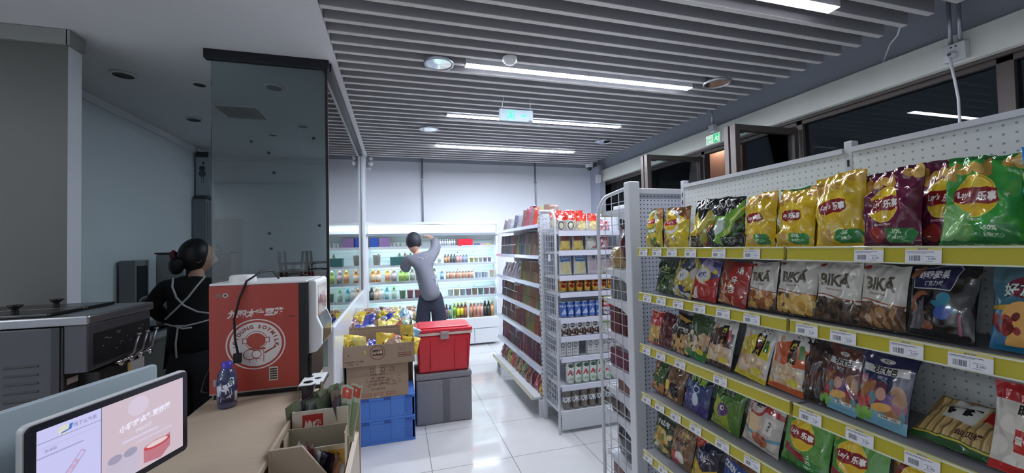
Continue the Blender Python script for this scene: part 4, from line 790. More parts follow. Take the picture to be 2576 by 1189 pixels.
R4 = [('green_brown_pack', 'narrow green and brown pack at the far end of the fourth shelf', 1.735, .09, .15, (96, 70, 50)),
      ('noodle_snack_pack', 'brown noodle snack pack with black and yellow shapes', 1.62, .125, .165, (96, 74, 54)),
      ('blue_night_pack', 'shiny blue snack bag with green lettering on the fourth shelf', 1.475, .145, .175, (26, 50, 96)),
      ('green_onion_bag', 'green snack bag with a purple shape on the fourth shelf', 1.31, .14, .185, (60, 96, 40)),
      ('prawn_flakes_bag', 'white prawn flakes bag with a red ring on the fourth shelf', 1.152, .145, .19, (150, 140, 130)),
      ('lays_green_big', 'green crisp bag on the fourth shelf beside the white flakes bag', .992, .15, .205, (50, 110, 46)),
      ('lays_green_big', 'green crisp bag on the fourth shelf, nearer the picture edge', .838, .145, .205, (50, 110, 46)),
      ('lays_red', 'dark red crisp bag low on the fourth shelf, mostly cut off', .69, .14, .2, (90, 24, 26))]
for i, (d, l, y, w, h, s) in enumerate(R4): bag(d, l, y, .86, w, h, .055, s, seed=120 + i, tilt=.2, roll=(.12, .12, .1, .1, .1, .05, 0, 0)[i], group='snack bags on the fourth shelf', wr=.9)
R5 = [('green_shellcracker_pack', 'green pack with white lettering at the far end of the fifth shelf', 1.715, .14, .165, (40, 60, 40)),
      ('brown_noodle_pack', 'brown noodle cake pack on the fifth shelf', 1.58, .14, .175, (110, 84, 60)),
      ('navy_yellow_pack', 'navy and yellow snack pack on the fifth shelf', 1.44, .13, .17, (40, 40, 60)),
      ('corn_chips_bag', 'blue corn chips bag on the fifth shelf by the bottom edge', 1.275, .15, .195, (32, 60, 110)),
      ('lays_red', 'dark red crisp bag on the fifth shelf, below the picture edge', 1.09, .14, .2, (90, 24, 26))]
for i, (d, l, y, w, h, s) in enumerate(R5): bag(d, l, y, .578, w, h, .05, s, seed=150 + i, tilt=.2, roll=.08, group='snack bags on the fifth shelf', wr=.9)

# ------------------------------------------------------------------ middle gondola: left face and end shelves
g = thing('middle_gondola', 'white double sided shelf unit with snack packets along the aisle', 'shelf unit', (1.6, 4.4, 0))
M2 = [1.80, 1.50, 1.225, .965, .705, .415]
MB().box(1.60, 1.62, 3.58, 5.26, .1, 1.93).build('back_panel', [M_SHELF], g)
for y in (3.565, 4.39, 5.265):
    MB().box(1.575, 1.645, y - .014, y + .014, 0, 1.94).build('upright', [M_SHELF], g, bevel=.003)
for i, z in enumerate(M2):
    for (ya, yb) in ((3.575, 4.385), (4.395, 5.25)):
        s = MB().box(1.30, 1.60, ya, yb, z - .02, z).build('shelf', [M_SHELF], g)
        MB().prism([(1.282, z - .026), (1.292, z - .028), (1.30, z + .006), (1.294, z + .008)], ya, yb, 'Y').build('price_strip', [mat('clear_price_strip', (190, 198, 216), .12, coat=.6)], s)
        MB().box(1.29, 1.60, ya, ya + .004, z - .075, z - .02).build('shelf_bracket', [M_SHELF], s)
for (ya, yb) in ((3.575, 4.385), (4.395, 5.16)):
    s = MB().box(1.20, 1.60, ya, yb, .165, .185).build('base_shelf', [M_SHELF], g); MB().prism([(1.19, .165), (1.20, .162), (1.205, .20), (1.198, .202)], ya, yb, 'Y').build('price_strip', [mat('cream_price_strip', (200, 196, 170), .3)], s)
MB().box(1.52, 1.58, 3.60, 5.2, .0, .165).build('kick_plate', [M_SHELF], g)
for y in (3.57, 5.2): MB().box(1.262, 1.30, y - .02, y + .02, 0, .16).build('gondola_foot', [M_SHELF], g)
# end shelves facing the camera
e = thing('end_shelf_unit', 'white end shelf unit with drinks and bread facing the aisle', 'shelf unit', (1.7, 3.35, 0))
EX0, EX1, EY0, EY1 = 1.305, 2.10, 3.185, 3.53
MB().box(EX0 + .02, EX1, EY1 - .012, EY1, .1, 1.90).build('back_panel', [peg_mat('perforated_lilac_steel', (206, 210, 226), (0, 2), .03, .004, (120, 124, 140))], e)
for x in (EX0, EX1):
    b = MB(); b.box(x - .018, x + .018, EY1 - .02, EY1 + .02, 0, 1.93); up = b.build('upright', [M_SHELF], e, bevel=.003)
    b = MB(); z = .2
    while z < 1.9: b.box(x - .0205, x - .0182, EY1 - .006, EY1 + .002, z, z + .02); z += .04
    b.build('slots', [SLOT], up)
    b = MB(); wire_panel(b, x, EY0, EY1, .2, 1.90, 6, 32, .0018)
    pts = [(x, EY0, .0), (x, EY0, 1.80)] + [(x, EY0 + .10 - .10 * math.cos(a), 1.80 + .10 * math.sin(a)) for a in [i * PI / 16 for i in range(1, 9)]] + [(x, EY1, 1.925)]
    fr = MB().tube(pts, .0125, 8).build('side_frame', [M_SHELF], e); b.build('wire_grid', [M_WIRE], fr)
LZ = [1.722, 1.552, 1.337, 1.192, .972, .815, .64, .40]
for z in LZ:
    s = MB().box(EX0 + .02, EX1 - .02, EY0 + .01, EY1 - .014, z - .025, z - .004).build('shelf', [M_SHELF], e)
    b = MB(); b.box(EX0 + .03, EX1 - .03, EY0 - .008, EY0 + .006, z - .042, z + .002); b.build('price_strip', [mat('clear_price_strip_front', (214, 216, 232), .18, coat=.6)], s)
s = MB().box(EX0 + .01, EX1 - .01, EY0 - .0, EY1 - .014, .165, .185).build('base_shelf', [M_SHELF], e)
MB().box(EX0 + .02, EX1 - .02, EY0 - .002, EY0 + .01, .03, .165).build('kick_plate', [M_SHELF], e)
b = MB(); [b.box(EX0 + .013, EX0 + .016, EY0 - .004, EY0 - .001, z, z + .02) for z in (.06, .09, .12)]; b.build('foot_slots', [SLOT], s)
MB().box(EX0 - .004, EX0 - .002, EY0 + .12, EY0 + .17, 1.46, 1.52).build('hanging_tag', [M_WPLAS], e)
YI = EY0 + .06
def erow(z, x0, x1, n, fn, word, name, cat, group, rows=1, dy=.08):
    proto_o = None
    for r in range(rows):
        for i in range(n):
            x = x0 + (x1 - x0) * (i + .5) / n
            lab = '%s, %s from the left' % (word, ORD[i])
            if proto_o is None: o = fn(); proto_o = o; o.location = (x, YI + r * dy, z)
            else: o = dup(proto_o, (x, YI + r * dy, z))
            tag(o, lab, cat, group); o.rotation_euler = (0, 0, rd.uniform(-.08, .08))
            o.name = name
def can(print_, w=.031, h=.115):
    def f():
        b = MB(); b.lathe([(.001, .002, 1), (w * .8, .0, 1), (w, .008, 0), (w, h - .012, 1), (w * .8, h - .002, 1), (w * .76, h, 1), (w * .74, h - .004, 1), (.001, h - .004, 1)], n=18); return b.build('can', [print_, M_ALU])
    return f
a = Art(128, 128, (196, 150, 50)); a.rect(.3, .2, .7, .9, (206, 166, 70)); a.ell(.5, .55, .15, .25, (150, 40, 34)); a.txt('红牛', .5, .55, .2, (235, 210, 120), bold=.04); gold = art_mat('gold_can_print', a, .25, .3, .6)
a = Art(128, 128, (56, 86, 170)); a.rect(.3, .1, .7, .95, (80, 120, 200)); a.txt('SNOW', .5, .7, .12, (230, 235, 245), bold=.03); a.poly([(.35, .2), (.5, .55), (.65, .2)], (200, 215, 240)); bluec = art_mat('blue_can_print', a, .25, .3, .3)
a = Art(128, 128, (222, 220, 226)); a.rect(.2, .5, .8, .9, (196, 60, 76)); a.txt('BEER', .5, .7, .15, (240, 236, 236), bold=.03); a.txt('蓝带', .5, .28, .15, (50, 60, 150), bold=.03); redc = art_mat('red_white_can_print', a, .25, .3, .2)
erow(1.193, 1.35, 2.04, 9, can(gold, .034, .12), 'gold drink can on the fourth end shelf', 'drink_can', 'drink can', 'gold cans')
erow(.973, 1.35, 1.76, 6, can(bluec, .033, .14), 'blue beer can on the fifth end shelf', 'beer_can', 'drink can', 'blue cans')
erow(.973, 1.77, 2.04, 4, can(redc, .033, .14), 'red and white beer can on the fifth end shelf', 'beer_can', 'drink can', 'red and white cans')
def carton(pr, w, d, h, gable=False):
    def f():
        b = MB(); b.box(-w / 2, w / 2, -d / 2, d / 2, 0, h, [0, 1, 1, 1, 1, 1])
        if gable: b.box(-w / 2, w / 2, -.002, .002, h, h + .01, 1)
        return b.build('milk_carton', [pr, mat('carton_side', (214, 216, 218), .4)])
    return f
a = Art(96, 128, (228, 228, 228)); a.food(0, 0, 1, .45, 12, .2, ((90, 60, 50), (66, 44, 38)), 3); a.ell(.5, .7, .3, .16, (60, 60, 70)); a.txt('MILK', .5, .7, .12, (230, 230, 235), bold=.03); a.txt('蒙牛', .5, .9, .1, (70, 70, 90)); milk1 = art_mat('cow_milk_print', a, .4, .1)
a = Art(96, 128, (226, 232, 224)); a.rect(0, .7, 1, 1, (150, 200, 120)); a.rect(.2, .1, .8, .5, (190, 210, 180)); milk2 = art_mat('green_milk_print', a, .4, .1)
a = Art(80, 160, (216, 218, 218)); a.rect(.15, .86, .85, .97, (60, 62, 68)); a.ell(.5, .6, .34, .15, (90, 96, 100)); a.ell(.5, .6, .26, .10, (190, 196, 196)); a.txt('纯牛奶', .5, .35, .1, (90, 94, 100), bold=.02, maxw=.8); a.txt('特仑苏', .5, .18, .1, (110, 114, 120), maxw=.8); milk3 = art_mat('tall_milk_print', a, .4, .1)
erow(.8155, 1.35, 1.72, 5, carton(milk1, .068, .045, .125), 'brown and white milk carton on the sixth end shelf', 'milk_carton', 'carton', 'brown and white milk cartons')
erow(.8155, 1.73, 1.95, 3, carton(milk2, .066, .045, .125), 'green topped milk carton on the sixth end shelf', 'milk_carton', 'carton', 'green topped milk cartons')
erow(.6405, 1.335, 1.52, 3, carton(milk3, .055, .045, .155), 'tall grey milk carton left of the shelf gap', 'milk_carton', 'carton', 'tall milk cartons left')
erow(.6405, 1.60, 1.96, 6, carton(milk3, .055, .045, .155), 'tall grey milk carton right of the gap', 'milk_carton', 'carton', 'tall milk cartons right')
def adbottle():
    a = Art(160, 160, (222, 230, 222)); a.rect(0, .62, 1, .9, (226, 232, 226)); a.ell(.5, .8, .13, .08, (70, 110, 84)); a.txt('A', .46, .5, .24, (206, 44, 50), bold=.03); a.txt('D', .56, .46, .16, (90, 100, 100), bold=.02); a.ell(.5, .2, .14, .1, (190, 214, 190)); a.txt('钙奶', .5, .2, .09, (110, 140, 120))
    b = MB(); b.lathe([(.001, 0), (.033, .004, 0), (.036, .03, 0), (.034, .09, 0), (.037, .13, 0), (.028, .165, 0), (.026, .172, 1), (.026, .19, 1), (.001, .192, 1)], n=20); return b.build('milk_bottle', [art_mat('ad_milk_print', a, .35, .2), mat('pale_green_cap', (150, 180, 160), .4)])
erow(.4005, 1.40, 1.98, 8, adbottle, 'white milk drink bottle with red letter A', 'milk_bottle', 'bottle', 'white milk drink bottles')
def brownbottle():
    a = Art(160, 80, (208, 212, 214)); a.rect(.38, .1, .62, .9, (70, 90, 110)); a.txt('米', .5, .5, .5, (230, 230, 230), bold=.04)
    b = MB(); b.lathe([(.001, 0, 0), (.034, .003, 0), (.036, .012, 0), (.036, .06, 0), (.0365, .06, 2), (.0365, .105, 0), (.036, .105, 0), (.035, .14, 0), (.028, .165, 0), (.016, .178, 1), (.018, .178, 1), (.018, .198, 1), (.001, .199, 1)], n=20); return b.build('grain_drink_bottle', [mat('grey_brown_drink', (128, 118, 110), .25, coat=.4), mat('mint_cap', (120, 196, 160), .4), art_mat('grain_label', a, .5, 0)])
erow(.1855, 1.36, 2.0, 8, brownbottle, 'grey brown drink bottle with mint cap on the base shelf', 'grain_drink_bottle', 'bottle', 'grey brown drink bottles')
# breads
def loafpack(w, h, d, seed, cols, lab, loc, group, name='bread_pack', cat='bread pack', prt=None):
    o = bag_mesh(w, h, d, seed, 18, 20).build(name, [prt or D[cols], body((190, 180, 170))]); place(o, loc, 0, .06); return tag(o, lab, cat, group)
a = Art(160, 200, (176, 168, 160)); a.rect(0, .62, 1, 1, (214, 62, 48)); a.poly([(0, .62), (.3, .7), (.6, .6), (1, .68), (1, .55), (0, .55)], (226, 90, 70)); a.ell(.5, .3, .38, .26, (224, 206, 140)); a.ell(.5, .3, .26, .17, (232, 216, 160)); a.spk(.2, .7, .8, .9, 10, (240, 230, 220)); reg('round_cake_print', a)
a = Art(160, 200, (170, 160, 156)); a.rect(0, .62, 1, 1, (206, 54, 46)); a.ell(.5, .3, .38, .26, (200, 200, 186)); a.ring(.5, .3, .26, .04, (60, 66, 60)); a.ell(.5, .3, .14, .1, (222, 214, 180)); a.ell(.5, .8, .2, .1, (226, 214, 190)); reg('round_cookie_print', a)
a = Art(160, 160, (180, 176, 176)); a.rect(.1, .58, .9, .95, (140, 84, 76)); a.rect(.06, .0, .94, .56, (214, 190, 96)); a.rect(.1, .3, .9, .5, (222, 200, 110)); reg('yellow_bread_print', a)
a = Art(160, 160, (190, 192, 190)); a.rect(.1, .05, .9, .7, (214, 212, 204)); a.txt('12', .3, .8, .12, (90, 90, 90)); a.poly([(.5, .1), (.9, .1), (.9, .25), (.6, .2)], (150, 80, 80)); reg('white_bread_print', a)
a = Art(160, 160, (186, 120, 130)); a.food(0, 0, 1, 1, 20, .12, ((206, 170, 176), (150, 60, 76), (226, 214, 216)), 3); a.ell(.4, .2, .14, .12, (220, 216, 220)); reg('pink_biscuit_print', a)
a = Art(160, 200, (196, 200, 206)); a.rect(.12, .62, .88, .95, (84, 130, 190)); a.rect(.18, .72, .8, .92, (170, 196, 224)); a.txt('Soft Cake', .5, .83, .09, (60, 80, 140), maxw=.55); a.rect(.12, .05, .88, .58, (214, 206, 160)); a.spk(.25, .1, .6, .2, 14, (90, 84, 70)); reg('blue_label_bread_print', a)
a = Art(160, 200, (198, 196, 206)); a.rect(.08, .05, .92, .6, (186, 172, 184)); a.ell(.5, .8, .12, .08, (80, 84, 120)); reg('lilac_bread_print', a)
k = 'packs on the end shelves'
for i, (x, d, s) in enumerate(((1.385, 'round_cookie_print', 'dark ringed biscuits, first'), (1.475, 'round_cookie_print', 'dark ringed biscuits, second'), (1.585, 'round_cake_print', 'yellow round cakes, third'), (1.70, 'round_cake_print', 'yellow round cakes, fourth'))):
    loafpack(.11, .155, .05, 200 + i, d, 'red topped pack of %s on the top end shelf' % s, (x, 3.25, 1.724), k)
loafpack(.11, .10, .05, 205, 'pink_biscuit_print', 'low pink and white pack right of the round cakes', (1.81, 3.25, 1.724), k)
for i, x in enumerate((1.40, 1.50, 1.62)): loafpack(.12, .165, .04, 207 + i, 'round_cake_print', 'red snack pack in the back row of the top end shelf, %s' % ORD[i], (x, 3.40, 1.755), 'back row of the top end shelf')
for i, (x, d, s) in enumerate(((1.42, 'yellow_bread_print', 'clear pack of yellow sponge bread, second end shelf, outer one'), (1.545, 'yellow_bread_print', 'clear pack of yellow sponge bread, second end shelf, inner one'), (1.675, 'white_bread_print', 'clear pack of white bread on the second end shelf'), (1.80, 'pink_biscuit_print', 'pink patterned biscuit pack on the second end shelf'))):
    loafpack(.115, .145, .06, 210 + i, d, s, (x, 3.25, 1.554), k)
for i, (x, d, s) in enumerate(((1.42, 'blue_label_bread_print', 'bread pack with a blue label, third end shelf, outer one'), (1.56, 'blue_label_bread_print', 'bread pack with a blue label, third end shelf, inner one'), (1.695, 'lilac_bread_print', 'lilac wafer pack on the third end shelf, left one'), (1.83, 'lilac_bread_print', 'lilac wafer pack on the third end shelf, right one'))):
    loafpack(.125, .185, .06, 220 + i, d, s, (x, 3.25, 1.339), k)

# left face stock: two tiers of display packets per shelf
def film(c): return mat('packet_%d_%d_%d' % tuple(c), c, .3, coat=.35, var=.5, vscale=45)
def card(c): return mat('card_%d_%d_%d' % tuple(c), c, .62, var=.6, vscale=38, spec=.25)
PK = [MB().box(-.5, .5, -.5, .5, 0, 1, [0, 1, 1, 1, 1, 1]) for i in range(2)]
pko = [p.build('snack_packet', [film((120, 90, 80)), film((90, 80, 76))]) for p in PK]; pkm = [o.data for o in pko]; [bpy.data.objects.remove(o) for o in pko]
def packets(z, y0, y1, n, tiers, h, cols, shelf, word):
    """packets stand side by side behind the price strip; each tier rests on the one below"""
    for t in range(tiers):
        for i in range(n):
            y = y0 + (y1 - y0) * (i + .5) / n; w = (y1 - y0) / n * .93
            o = bpy.data.objects.new('snack_packet', pkm[(i + t) % 2]); C.objects.link(o)
            o.scale = (w, .006, h); place(o, (1.345 + .01 * rd.random() + .006 * t, y, z + .001 + t * (h + .004)), -PI / 2, .07, rd.uniform(-.03, .03))
            c = cols[int((y - 3.55) / 1.75 * len(cols)) % len(cols)]; c = tuple(max(8, min(235, int(v * rd.uniform(.85, 1.15)))) for v in c)
            q = tuple(int(round(v / 12.0) * 12) for v in c); recolor(o, 0, card(q)); recolor(o, 1, mat('packet_card_edge', (196, 186, 182), .5))
            tag(o, '%s, %s from the near end, %s tier, %s aisle shelf' % (word, ORD[i], ('lower', 'upper')[t] if tiers > 1 else 'only', shelf), 'snack packet', '%s packets on the %s aisle shelf' % (word, shelf))
packets(1.50, 3.60, 5.22, 20, 2, .115, [(110, 110, 84), (120, 84, 84), (110, 100, 96), (70, 84, 100), (96, 104, 66), (110, 84, 84), (66, 80, 96), (84, 74, 84), (66, 74, 90)], 'second', 'small dull packet')
packets(1.225, 3.60, 4.35, 11, 2, .10, [(120, 90, 70), (104, 100, 60), (110, 110, 70)], 'third', 'small olive packet')
packets(.965, 3.60, 5.22, 14, 2, .095, [(110, 90, 70), (120, 110, 70), (110, 66, 60), (90, 60, 56), (70, 70, 80)], 'fourth', 'small brown packet')
packets(.705, 3.60, 5.22, 16, 2, .10, [(132, 70, 56), (116, 104, 62), (106, 60, 58), (100, 66, 66), (96, 76, 76)], 'fifth', 'small rust packet')
packets(.415, 3.60, 5.22, 16, 2, .11, [(90, 44, 56), (96, 50, 66), (84, 60, 76), (100, 56, 70)], 'sixth', 'small maroon packet')
foilm = mat('silver_lilac_film', (170, 160, 172), .25, metal=.4, coat=.4)
for i in range(6):
    y = 4.42 + i * .13; o = bag_mesh(.13, .18, .05, 330 + i, 12, 14).build('snack_pouch', [foilm, body((180, 170, 184))]); place(o, (1.345, y, 1.227), -PI / 2, .35, rd.uniform(-.3, .3)); tag(o, 'silver lilac pouch slumped on the third aisle shelf, %s from the shelf joint' % ORD[i], 'snack pouch', 'silver pouches')
cols = [((150, 120, 110), 'grey pink'), ((150, 150, 110), 'olive'), ((190, 70, 64), 'red'), ((130, 110, 110), 'greyish'), ((150, 80, 96), 'rosy'), ((120, 96, 90), 'brown'), ((150, 150, 160), 'pale grey'), ((90, 92, 110), 'slate'), ((150, 150, 150), 'light'), ((120, 120, 130), 'grey'), ((110, 96, 104), 'dusty mauve')]
ys = [3.66, 3.80, 3.93, 4.05, 4.20, 4.33, 4.50, 4.66, 4.82, 4.98, 5.13]
for i, y in enumerate(ys):
    c, w = cols[i]; o = bag_mesh(.15, .20 if i < 6 else .17, .035, 350 + i, 12, 14, .6).build('snack_pouch', [film(c), film(tuple(int(v * .8) for v in c))]); place(o, (1.43, y, 1.803), -PI / 2 + .9, .12, .15); tag(o, '%s flat pouch leaning on the top aisle shelf, %s from the near end' % (w, ORD[i]), 'snack pouch', 'pouches on the top aisle shelf')
t = thing('tall_snack_box', 'dark box with a pink label standing above the top aisle shelf', 'box', (1.40, 4.33, 1.80)); MB().box(1.49, 1.53, 4.25, 4.40, 1.803, 2.06).build('box_body', [mat('dark_box', (60, 50, 60), .4)], t, bevel=.012); MB().box(1.487, 1.49, 4.26, 4.375, 1.95, 2.045).build('pink_label', [mat('pink_print', (206, 90, 130), .4)], t)
bc = [(190, 160, 60), (170, 90, 90), (110, 44, 56), (130, 70, 60), (120, 130, 100), (150, 120, 90), (120, 100, 60), (170, 70, 60), (150, 150, 60), (110, 80, 60), (130, 60, 70)]
for i in range(11):
    y = 3.60 + i * .145; c = bc[i]; o = bag_mesh(.15, .19, .07, 370 + i, 16, 18, 1.4).build('crisp_bag', [mat('foil_%d' % i, c, .2, metal=.35, coat=.5, var=.5, vscale=30), body(tuple(int(v * .8) for v in c))]); place(o, (1.30, y, .187), -PI / 2, .35, .15); tag(o, 'shiny snack bag on the bottom aisle shelf, %s from the near end' % ORD[i], 'snack bag', 'shiny bags on the bottom aisle shelf')
# stock seen through the wire side of the far end unit
def endbox(z, xa, xb, ya, yb, h, c, lab, n=1, nm='snack_box'):
    for i in range(n):
        w = (yb - ya) / n; b = MB().box(xa, xb, ya + i * w, ya + (i + 1) * w - .006, z + .001, z + h)
        tag(b.build(nm, [film(c)], bevel=.006, org='base'), lab if n == 1 else '%s, %s from the post' % (lab, ORD[i]), 'box', None if n == 1 else 'boxes behind the wire side')
o = bag_mesh(.2, .25, .1, 400).build('gift_bag', [film((84, 24, 30)), film((84, 24, 30))]); place(o, (1.31, 2.05, 1.452), -PI / 2, 0); tag(o, 'dark red and gold gift bag behind the wire side grid', 'bag')
o = bag_mesh(.16, .14, .08, 401).build('gold_pouch', [film((150, 120, 70)), film((150, 120, 70))]); place(o, (1.27, 2.12, 1.452), -PI / 2, .1); tag(o, 'golden brown pouch behind the wire side grid', 'pouch')
for i in range(4):
    b = MB(); b.lathe([(.001, 0), (.026, .002), (.027, .1), (.02, .115), (.024, .115, 1), (.024, .13, 1), (.001, .13, 1)], n=14); o = b.build('glass_jar', [mat('jar_grey', (110, 112, 110), .2, coat=.4), M_ALU]); o.location = (1.27, 1.97 + i * .065, 1.276); tag(o, 'small grey jar behind the wire side, %s from the post' % ORD[i], 'jar', 'jars behind the wire side')
endbox(1.075, 1.24, 1.5, 1.95, 2.19, .15, (70, 34, 40), 'tall dark maroon box behind the wire side', 4)
endbox(.87, 1.24, 1.5, 1.94, 2.2, .11, (96, 44, 60), 'maroon tray box behind the wire side, fifth level', 1, 'tray_box')
endbox(.74, 1.24, 1.5, 1.95, 2.12, .09, (120, 84, 74), 'brown box behind the wire side, sixth level', 1)
endbox(.60, 1.24, 1.5, 1.95, 2.2, .09, (64, 50, 46), 'dark brown box behind the wire side, seventh level', 3)
o = bag_mesh(.24, .21, .1, 402).build('black_pouch', [film((48, 52, 56)), film((48, 52, 56))]); place(o, (1.29, 2.07, .352), -PI / 2, 0); tag(o, 'black pouch low behind the wire side grid', 'pouch')
endbox(.12, 1.24, 1.5, 1.95, 2.2, .18, (96, 40, 46), 'dark red box at the bottom behind the wire side', 2)
b = MB().box(1.28, 1.42, 1.98, 2.18, 1.802, 1.83); tag(b.build('leaflet_tray', [M_WPLAS], org='base', bevel=.004), 'flat white tray on the top level behind the wire grid', 'tray')
# ------------------------------------------------------------------ service counter and what stands on it
WOOD = wood_mat(); WOODD = mat('wood_laminate_edge', (196, 170, 138), .5)
ct = thing('service_counter', 'pale wood topped counter in the foreground', 'counter', (-.65, 1.6, 0))
MB().box(-.875, -.43, .30, 2.60, .875, .90).build('counter_top', [WOOD], ct, bevel=.003)
MB().box(-.86, -.445, .32, 2.58, 0, .874).build('counter_body', [WOODD], ct)
# red soymilk machine
mt = thing('soymilk_machine', 'red and black soymilk dispenser with white characters on the counter', 'drink machine', (-.66, 2.4, .9))
a = Art(544, 770, (168, 62, 50))
WT = (214, 208, 206)
a.txt('九阳太空豆浆', .51, .735, .078, WT, rot=.02, bold=.055, shear=.15, maxw=.82)
for r_, c_ in ((.335, WT), (.318, (168, 62, 50)), (.292, WT)): a.ell(.51, .44, r_, r_ / a.asp, c_)
RD = (150, 52, 46)
def arc_text(s, cx, cy, R, a0, a1, hh):
    for i, ch in enumerate(s):
        t_ = math.radians(a0 + (a1 - a0) * i / (len(s) - 1))
        if ch != ' ': a.txt(ch, cx + R * math.cos(t_), cy + R * math.sin(t_) / a.asp, hh, RD, rot=t_ - PI / 2, bold=.045)
arc_text('JOYOUNG', .51, .44, .235, 186, 103, .036); arc_text('SOYMILK', .51, .44, .235, 80, -6, .036)
a.ell(.51, .475, .125, .125 / a.asp, RD); a.ell(.51, .475, .118, .118 / a.asp, WT); a.ell(.51, .472, .108, .100 / a.asp, (168, 66, 52))
for x_ in (.385, .635): a.rect(x_ - .028, .45, x_ + .028, .50, RD); a.rect(x_ - .02, .456, x_ + .02, .494, WT)
a.poly([(.42, .39), (.62, .39), (.61, .405), (.43, .405)], RD); a.poly([(.43, .27), (.43, .385), (.60, .385), (.60, .27), (.592, .27), (.592, .378), (.438, .378), (.438, .27)], RD)
a.poly([(.6, .36), (.70, .40), (.72, .42), (.74, .40), (.70, .385), (.61, .345)], RD); a.ell(.44, .345, .075, .05, RD); a.ell(.44, .345, .066, .043, WT); a.ell(.515, .345, .055, .04, RD); a.ell(.515, .345, .047, .033, WT); a.rect(.46, .30, .56, .305, RD); a.rect(.507, .28, .513, .30, RD)
a.rect(.655, .085, .755, .215, (196, 190, 176))
for k in range(5): a.rect(.665, .098 + k * .022, .745, .112 + k * .022, (44, 34, 32))
a.rect(.07, .895, .13, .93, (120, 100, 88)); a.ell(.175, .912, .03, .02, (200, 200, 190)); a.ell(.175, .912, .018, .012, (60, 60, 50)); a.rect(.88, .675, .96, .69, (120, 44, 38)); a.rect(0, 0, 1, .012, (150, 146, 140)); a.rect(.04, .08, .13, .14, (160, 150, 146))
RED = mat('red_painted_steel', (168, 62, 50), .35)
MB().box(-.862, -.478, 2.235, 2.60, .925, 1.44, [0, 1, 1, 1, 1, 1]).build('machine_body', [art_mat('soymilk_side_print', a, .4, .1), RED], mt)
MB().box(-.862, -.44, 2.235, 2.60, 1.4405, 1.452).build('machine_top', [M_WPLAS], mt, bevel=.004)
MB().box(-.478, -.44, 2.235, 2.60, .915, 1.44).build('machine_front_frame', [mat('black_gloss', (20, 20, 24), .3)], mt)
b = MB(); b.prism([(-.44, 1.45), (-.412, 1.452), (-.40, 1.44), (-.40, 1.26), (-.375, 1.20), (-.378, 1.12), (-.40, 1.085), (-.44, 1.075)], 2.26, 2.585, 'Y'); b.build('machine_fascia', [M_WPLAS], mt, bevel=.006)
b = MB(); b.box(-.3995, -.398, 2.30, 2.55, 1.22, 1.42); o = b.build('display_panel', [art_mat('poster_print', Art(64, 96, (150, 96, 80)).rect(0, .6, 1, 1, (210, 190, 180)).food(.1, .1, .9, .7, 12, .2, ((120, 50, 50), (190, 170, 200), (200, 120, 90)), 3), .2, .5)], mt)
b = MB(); b.prism([(-.3985, 1.255), (-.3735, 1.198), (-.3725, 1.2), (-.3975, 1.262)], 2.30, 2.55, 'Y'); b.prism([(-.3745, 1.195), (-.3775, 1.122), (-.3755, 1.12), (-.3725, 1.195)], 2.30, 2.55, 'Y'); b.build('touch_panel', [mat('dark_touch_panel', (40, 34, 34), .2, coat=.5)], mt)
MB().box(-.44, -.425, 2.26, 2.585, .915, 1.07).build('machine_recess', [mat('black_gloss')], mt)
b = MB(); b.box(-.46, -.35, 2.10, 2.30, .945, .962); b.build('drip_tray', [mat('black_gloss')], mt, bevel=.006)
b = MB(); b.box(-.455, -.355, 2.105, 2.295, .962, .967); dt = b.build('drip_grate', [M_WPLAS], mt, bevel=.002)
b = MB(); [b.lathe([(r_, .9675), (.001, .968)], (x_, y_, 0), 16) for x_, y_, r_ in ((-.42, 2.15, .022), (-.385, 2.20, .016), (-.43, 2.24, .018))]; b.build('drip_holes', [M_BLACK], dt)
MB().box(-.85, -.49, 2.25, 2.59, .90, .925).build('machine_feet', [M_RUB], mt)
b = MB(); b.lathe([(.06, 1.452), (.058, 1.478), (.05, 1.485), (.001, 1.486)], (-.76, 2.36, 0), 28); b.build('hopper_lid', [M_WPLAS], mt)
b = MB(); b.tube([(-.62, 2.45, 1.455), (-.63, 2.38, 1.50), (-.66, 2.30, 1.50), (-.705, 2.235, 1.46), (-.73, 2.218, 1.38), (-.752, 2.215, 1.28), (-.748, 2.215, 1.18), (-.735, 2.21, 1.12)], .0052, 8); b.box(-.752, -.722, 2.20, 2.22, 1.075, 1.12); b.build('power_cord', [M_RUB], mt)
b = MB(); b.tube([(-.50, 2.58, 1.455), (-.56, 2.60, 1.47), (-.64, 2.61, 1.46)], .006, 6); b.build('rear_hose', [M_RUB], mt)
b = MB(); b.tube([(-.87, 2.42, 1.12), (-.905, 2.40, 1.05), (-.925, 2.36, .98), (-.92, 2.3, .93), (-.87, 2.3, .915)], .005, 6); tag(b.build('side_cable', [M_RUB], org='base'), 'black cable looping at the left side of the red machine', 'cable')
# bottle
a = Art(256, 160, (48, 50, 92)); a.rect(0, .78, 1, 1, (60, 66, 110)); a.txt('脉动', .5, .42, .42, (222, 226, 236), bold=.05, rot=.25, maxw=.3); a.ell(.60, .8, .05, .14, (120, 190, 90)); a.txt('MIZONE', .36, .3, .12, (190, 196, 220), rot=1.2); a.rect(.68, .1, .76, .4, (220, 220, 226))
b = MB(); BZ = .90; bx, by = -.752, 2.13
b.lathe([(.001, BZ), (.036, BZ + .003), (.039, BZ + .015), (.039, BZ + .03, 1), (.0395, BZ + .03, 1), (.0395, BZ + .125, 0), (.038, BZ + .125, 0), (.037, BZ + .145), (.028, BZ + .165), (.018, BZ + .178), (.018, BZ + .18)], (bx, by, 0), 24)
bo = b.build('drink_bottle', [mat('blue_tinted_drink', (70, 76, 110), .12, coat=.5), art_mat('mizone_label', a, .3, .3)], org='base'); tag(bo, 'blue labelled drink bottle with violet cap in front of the red machine', 'bottle')
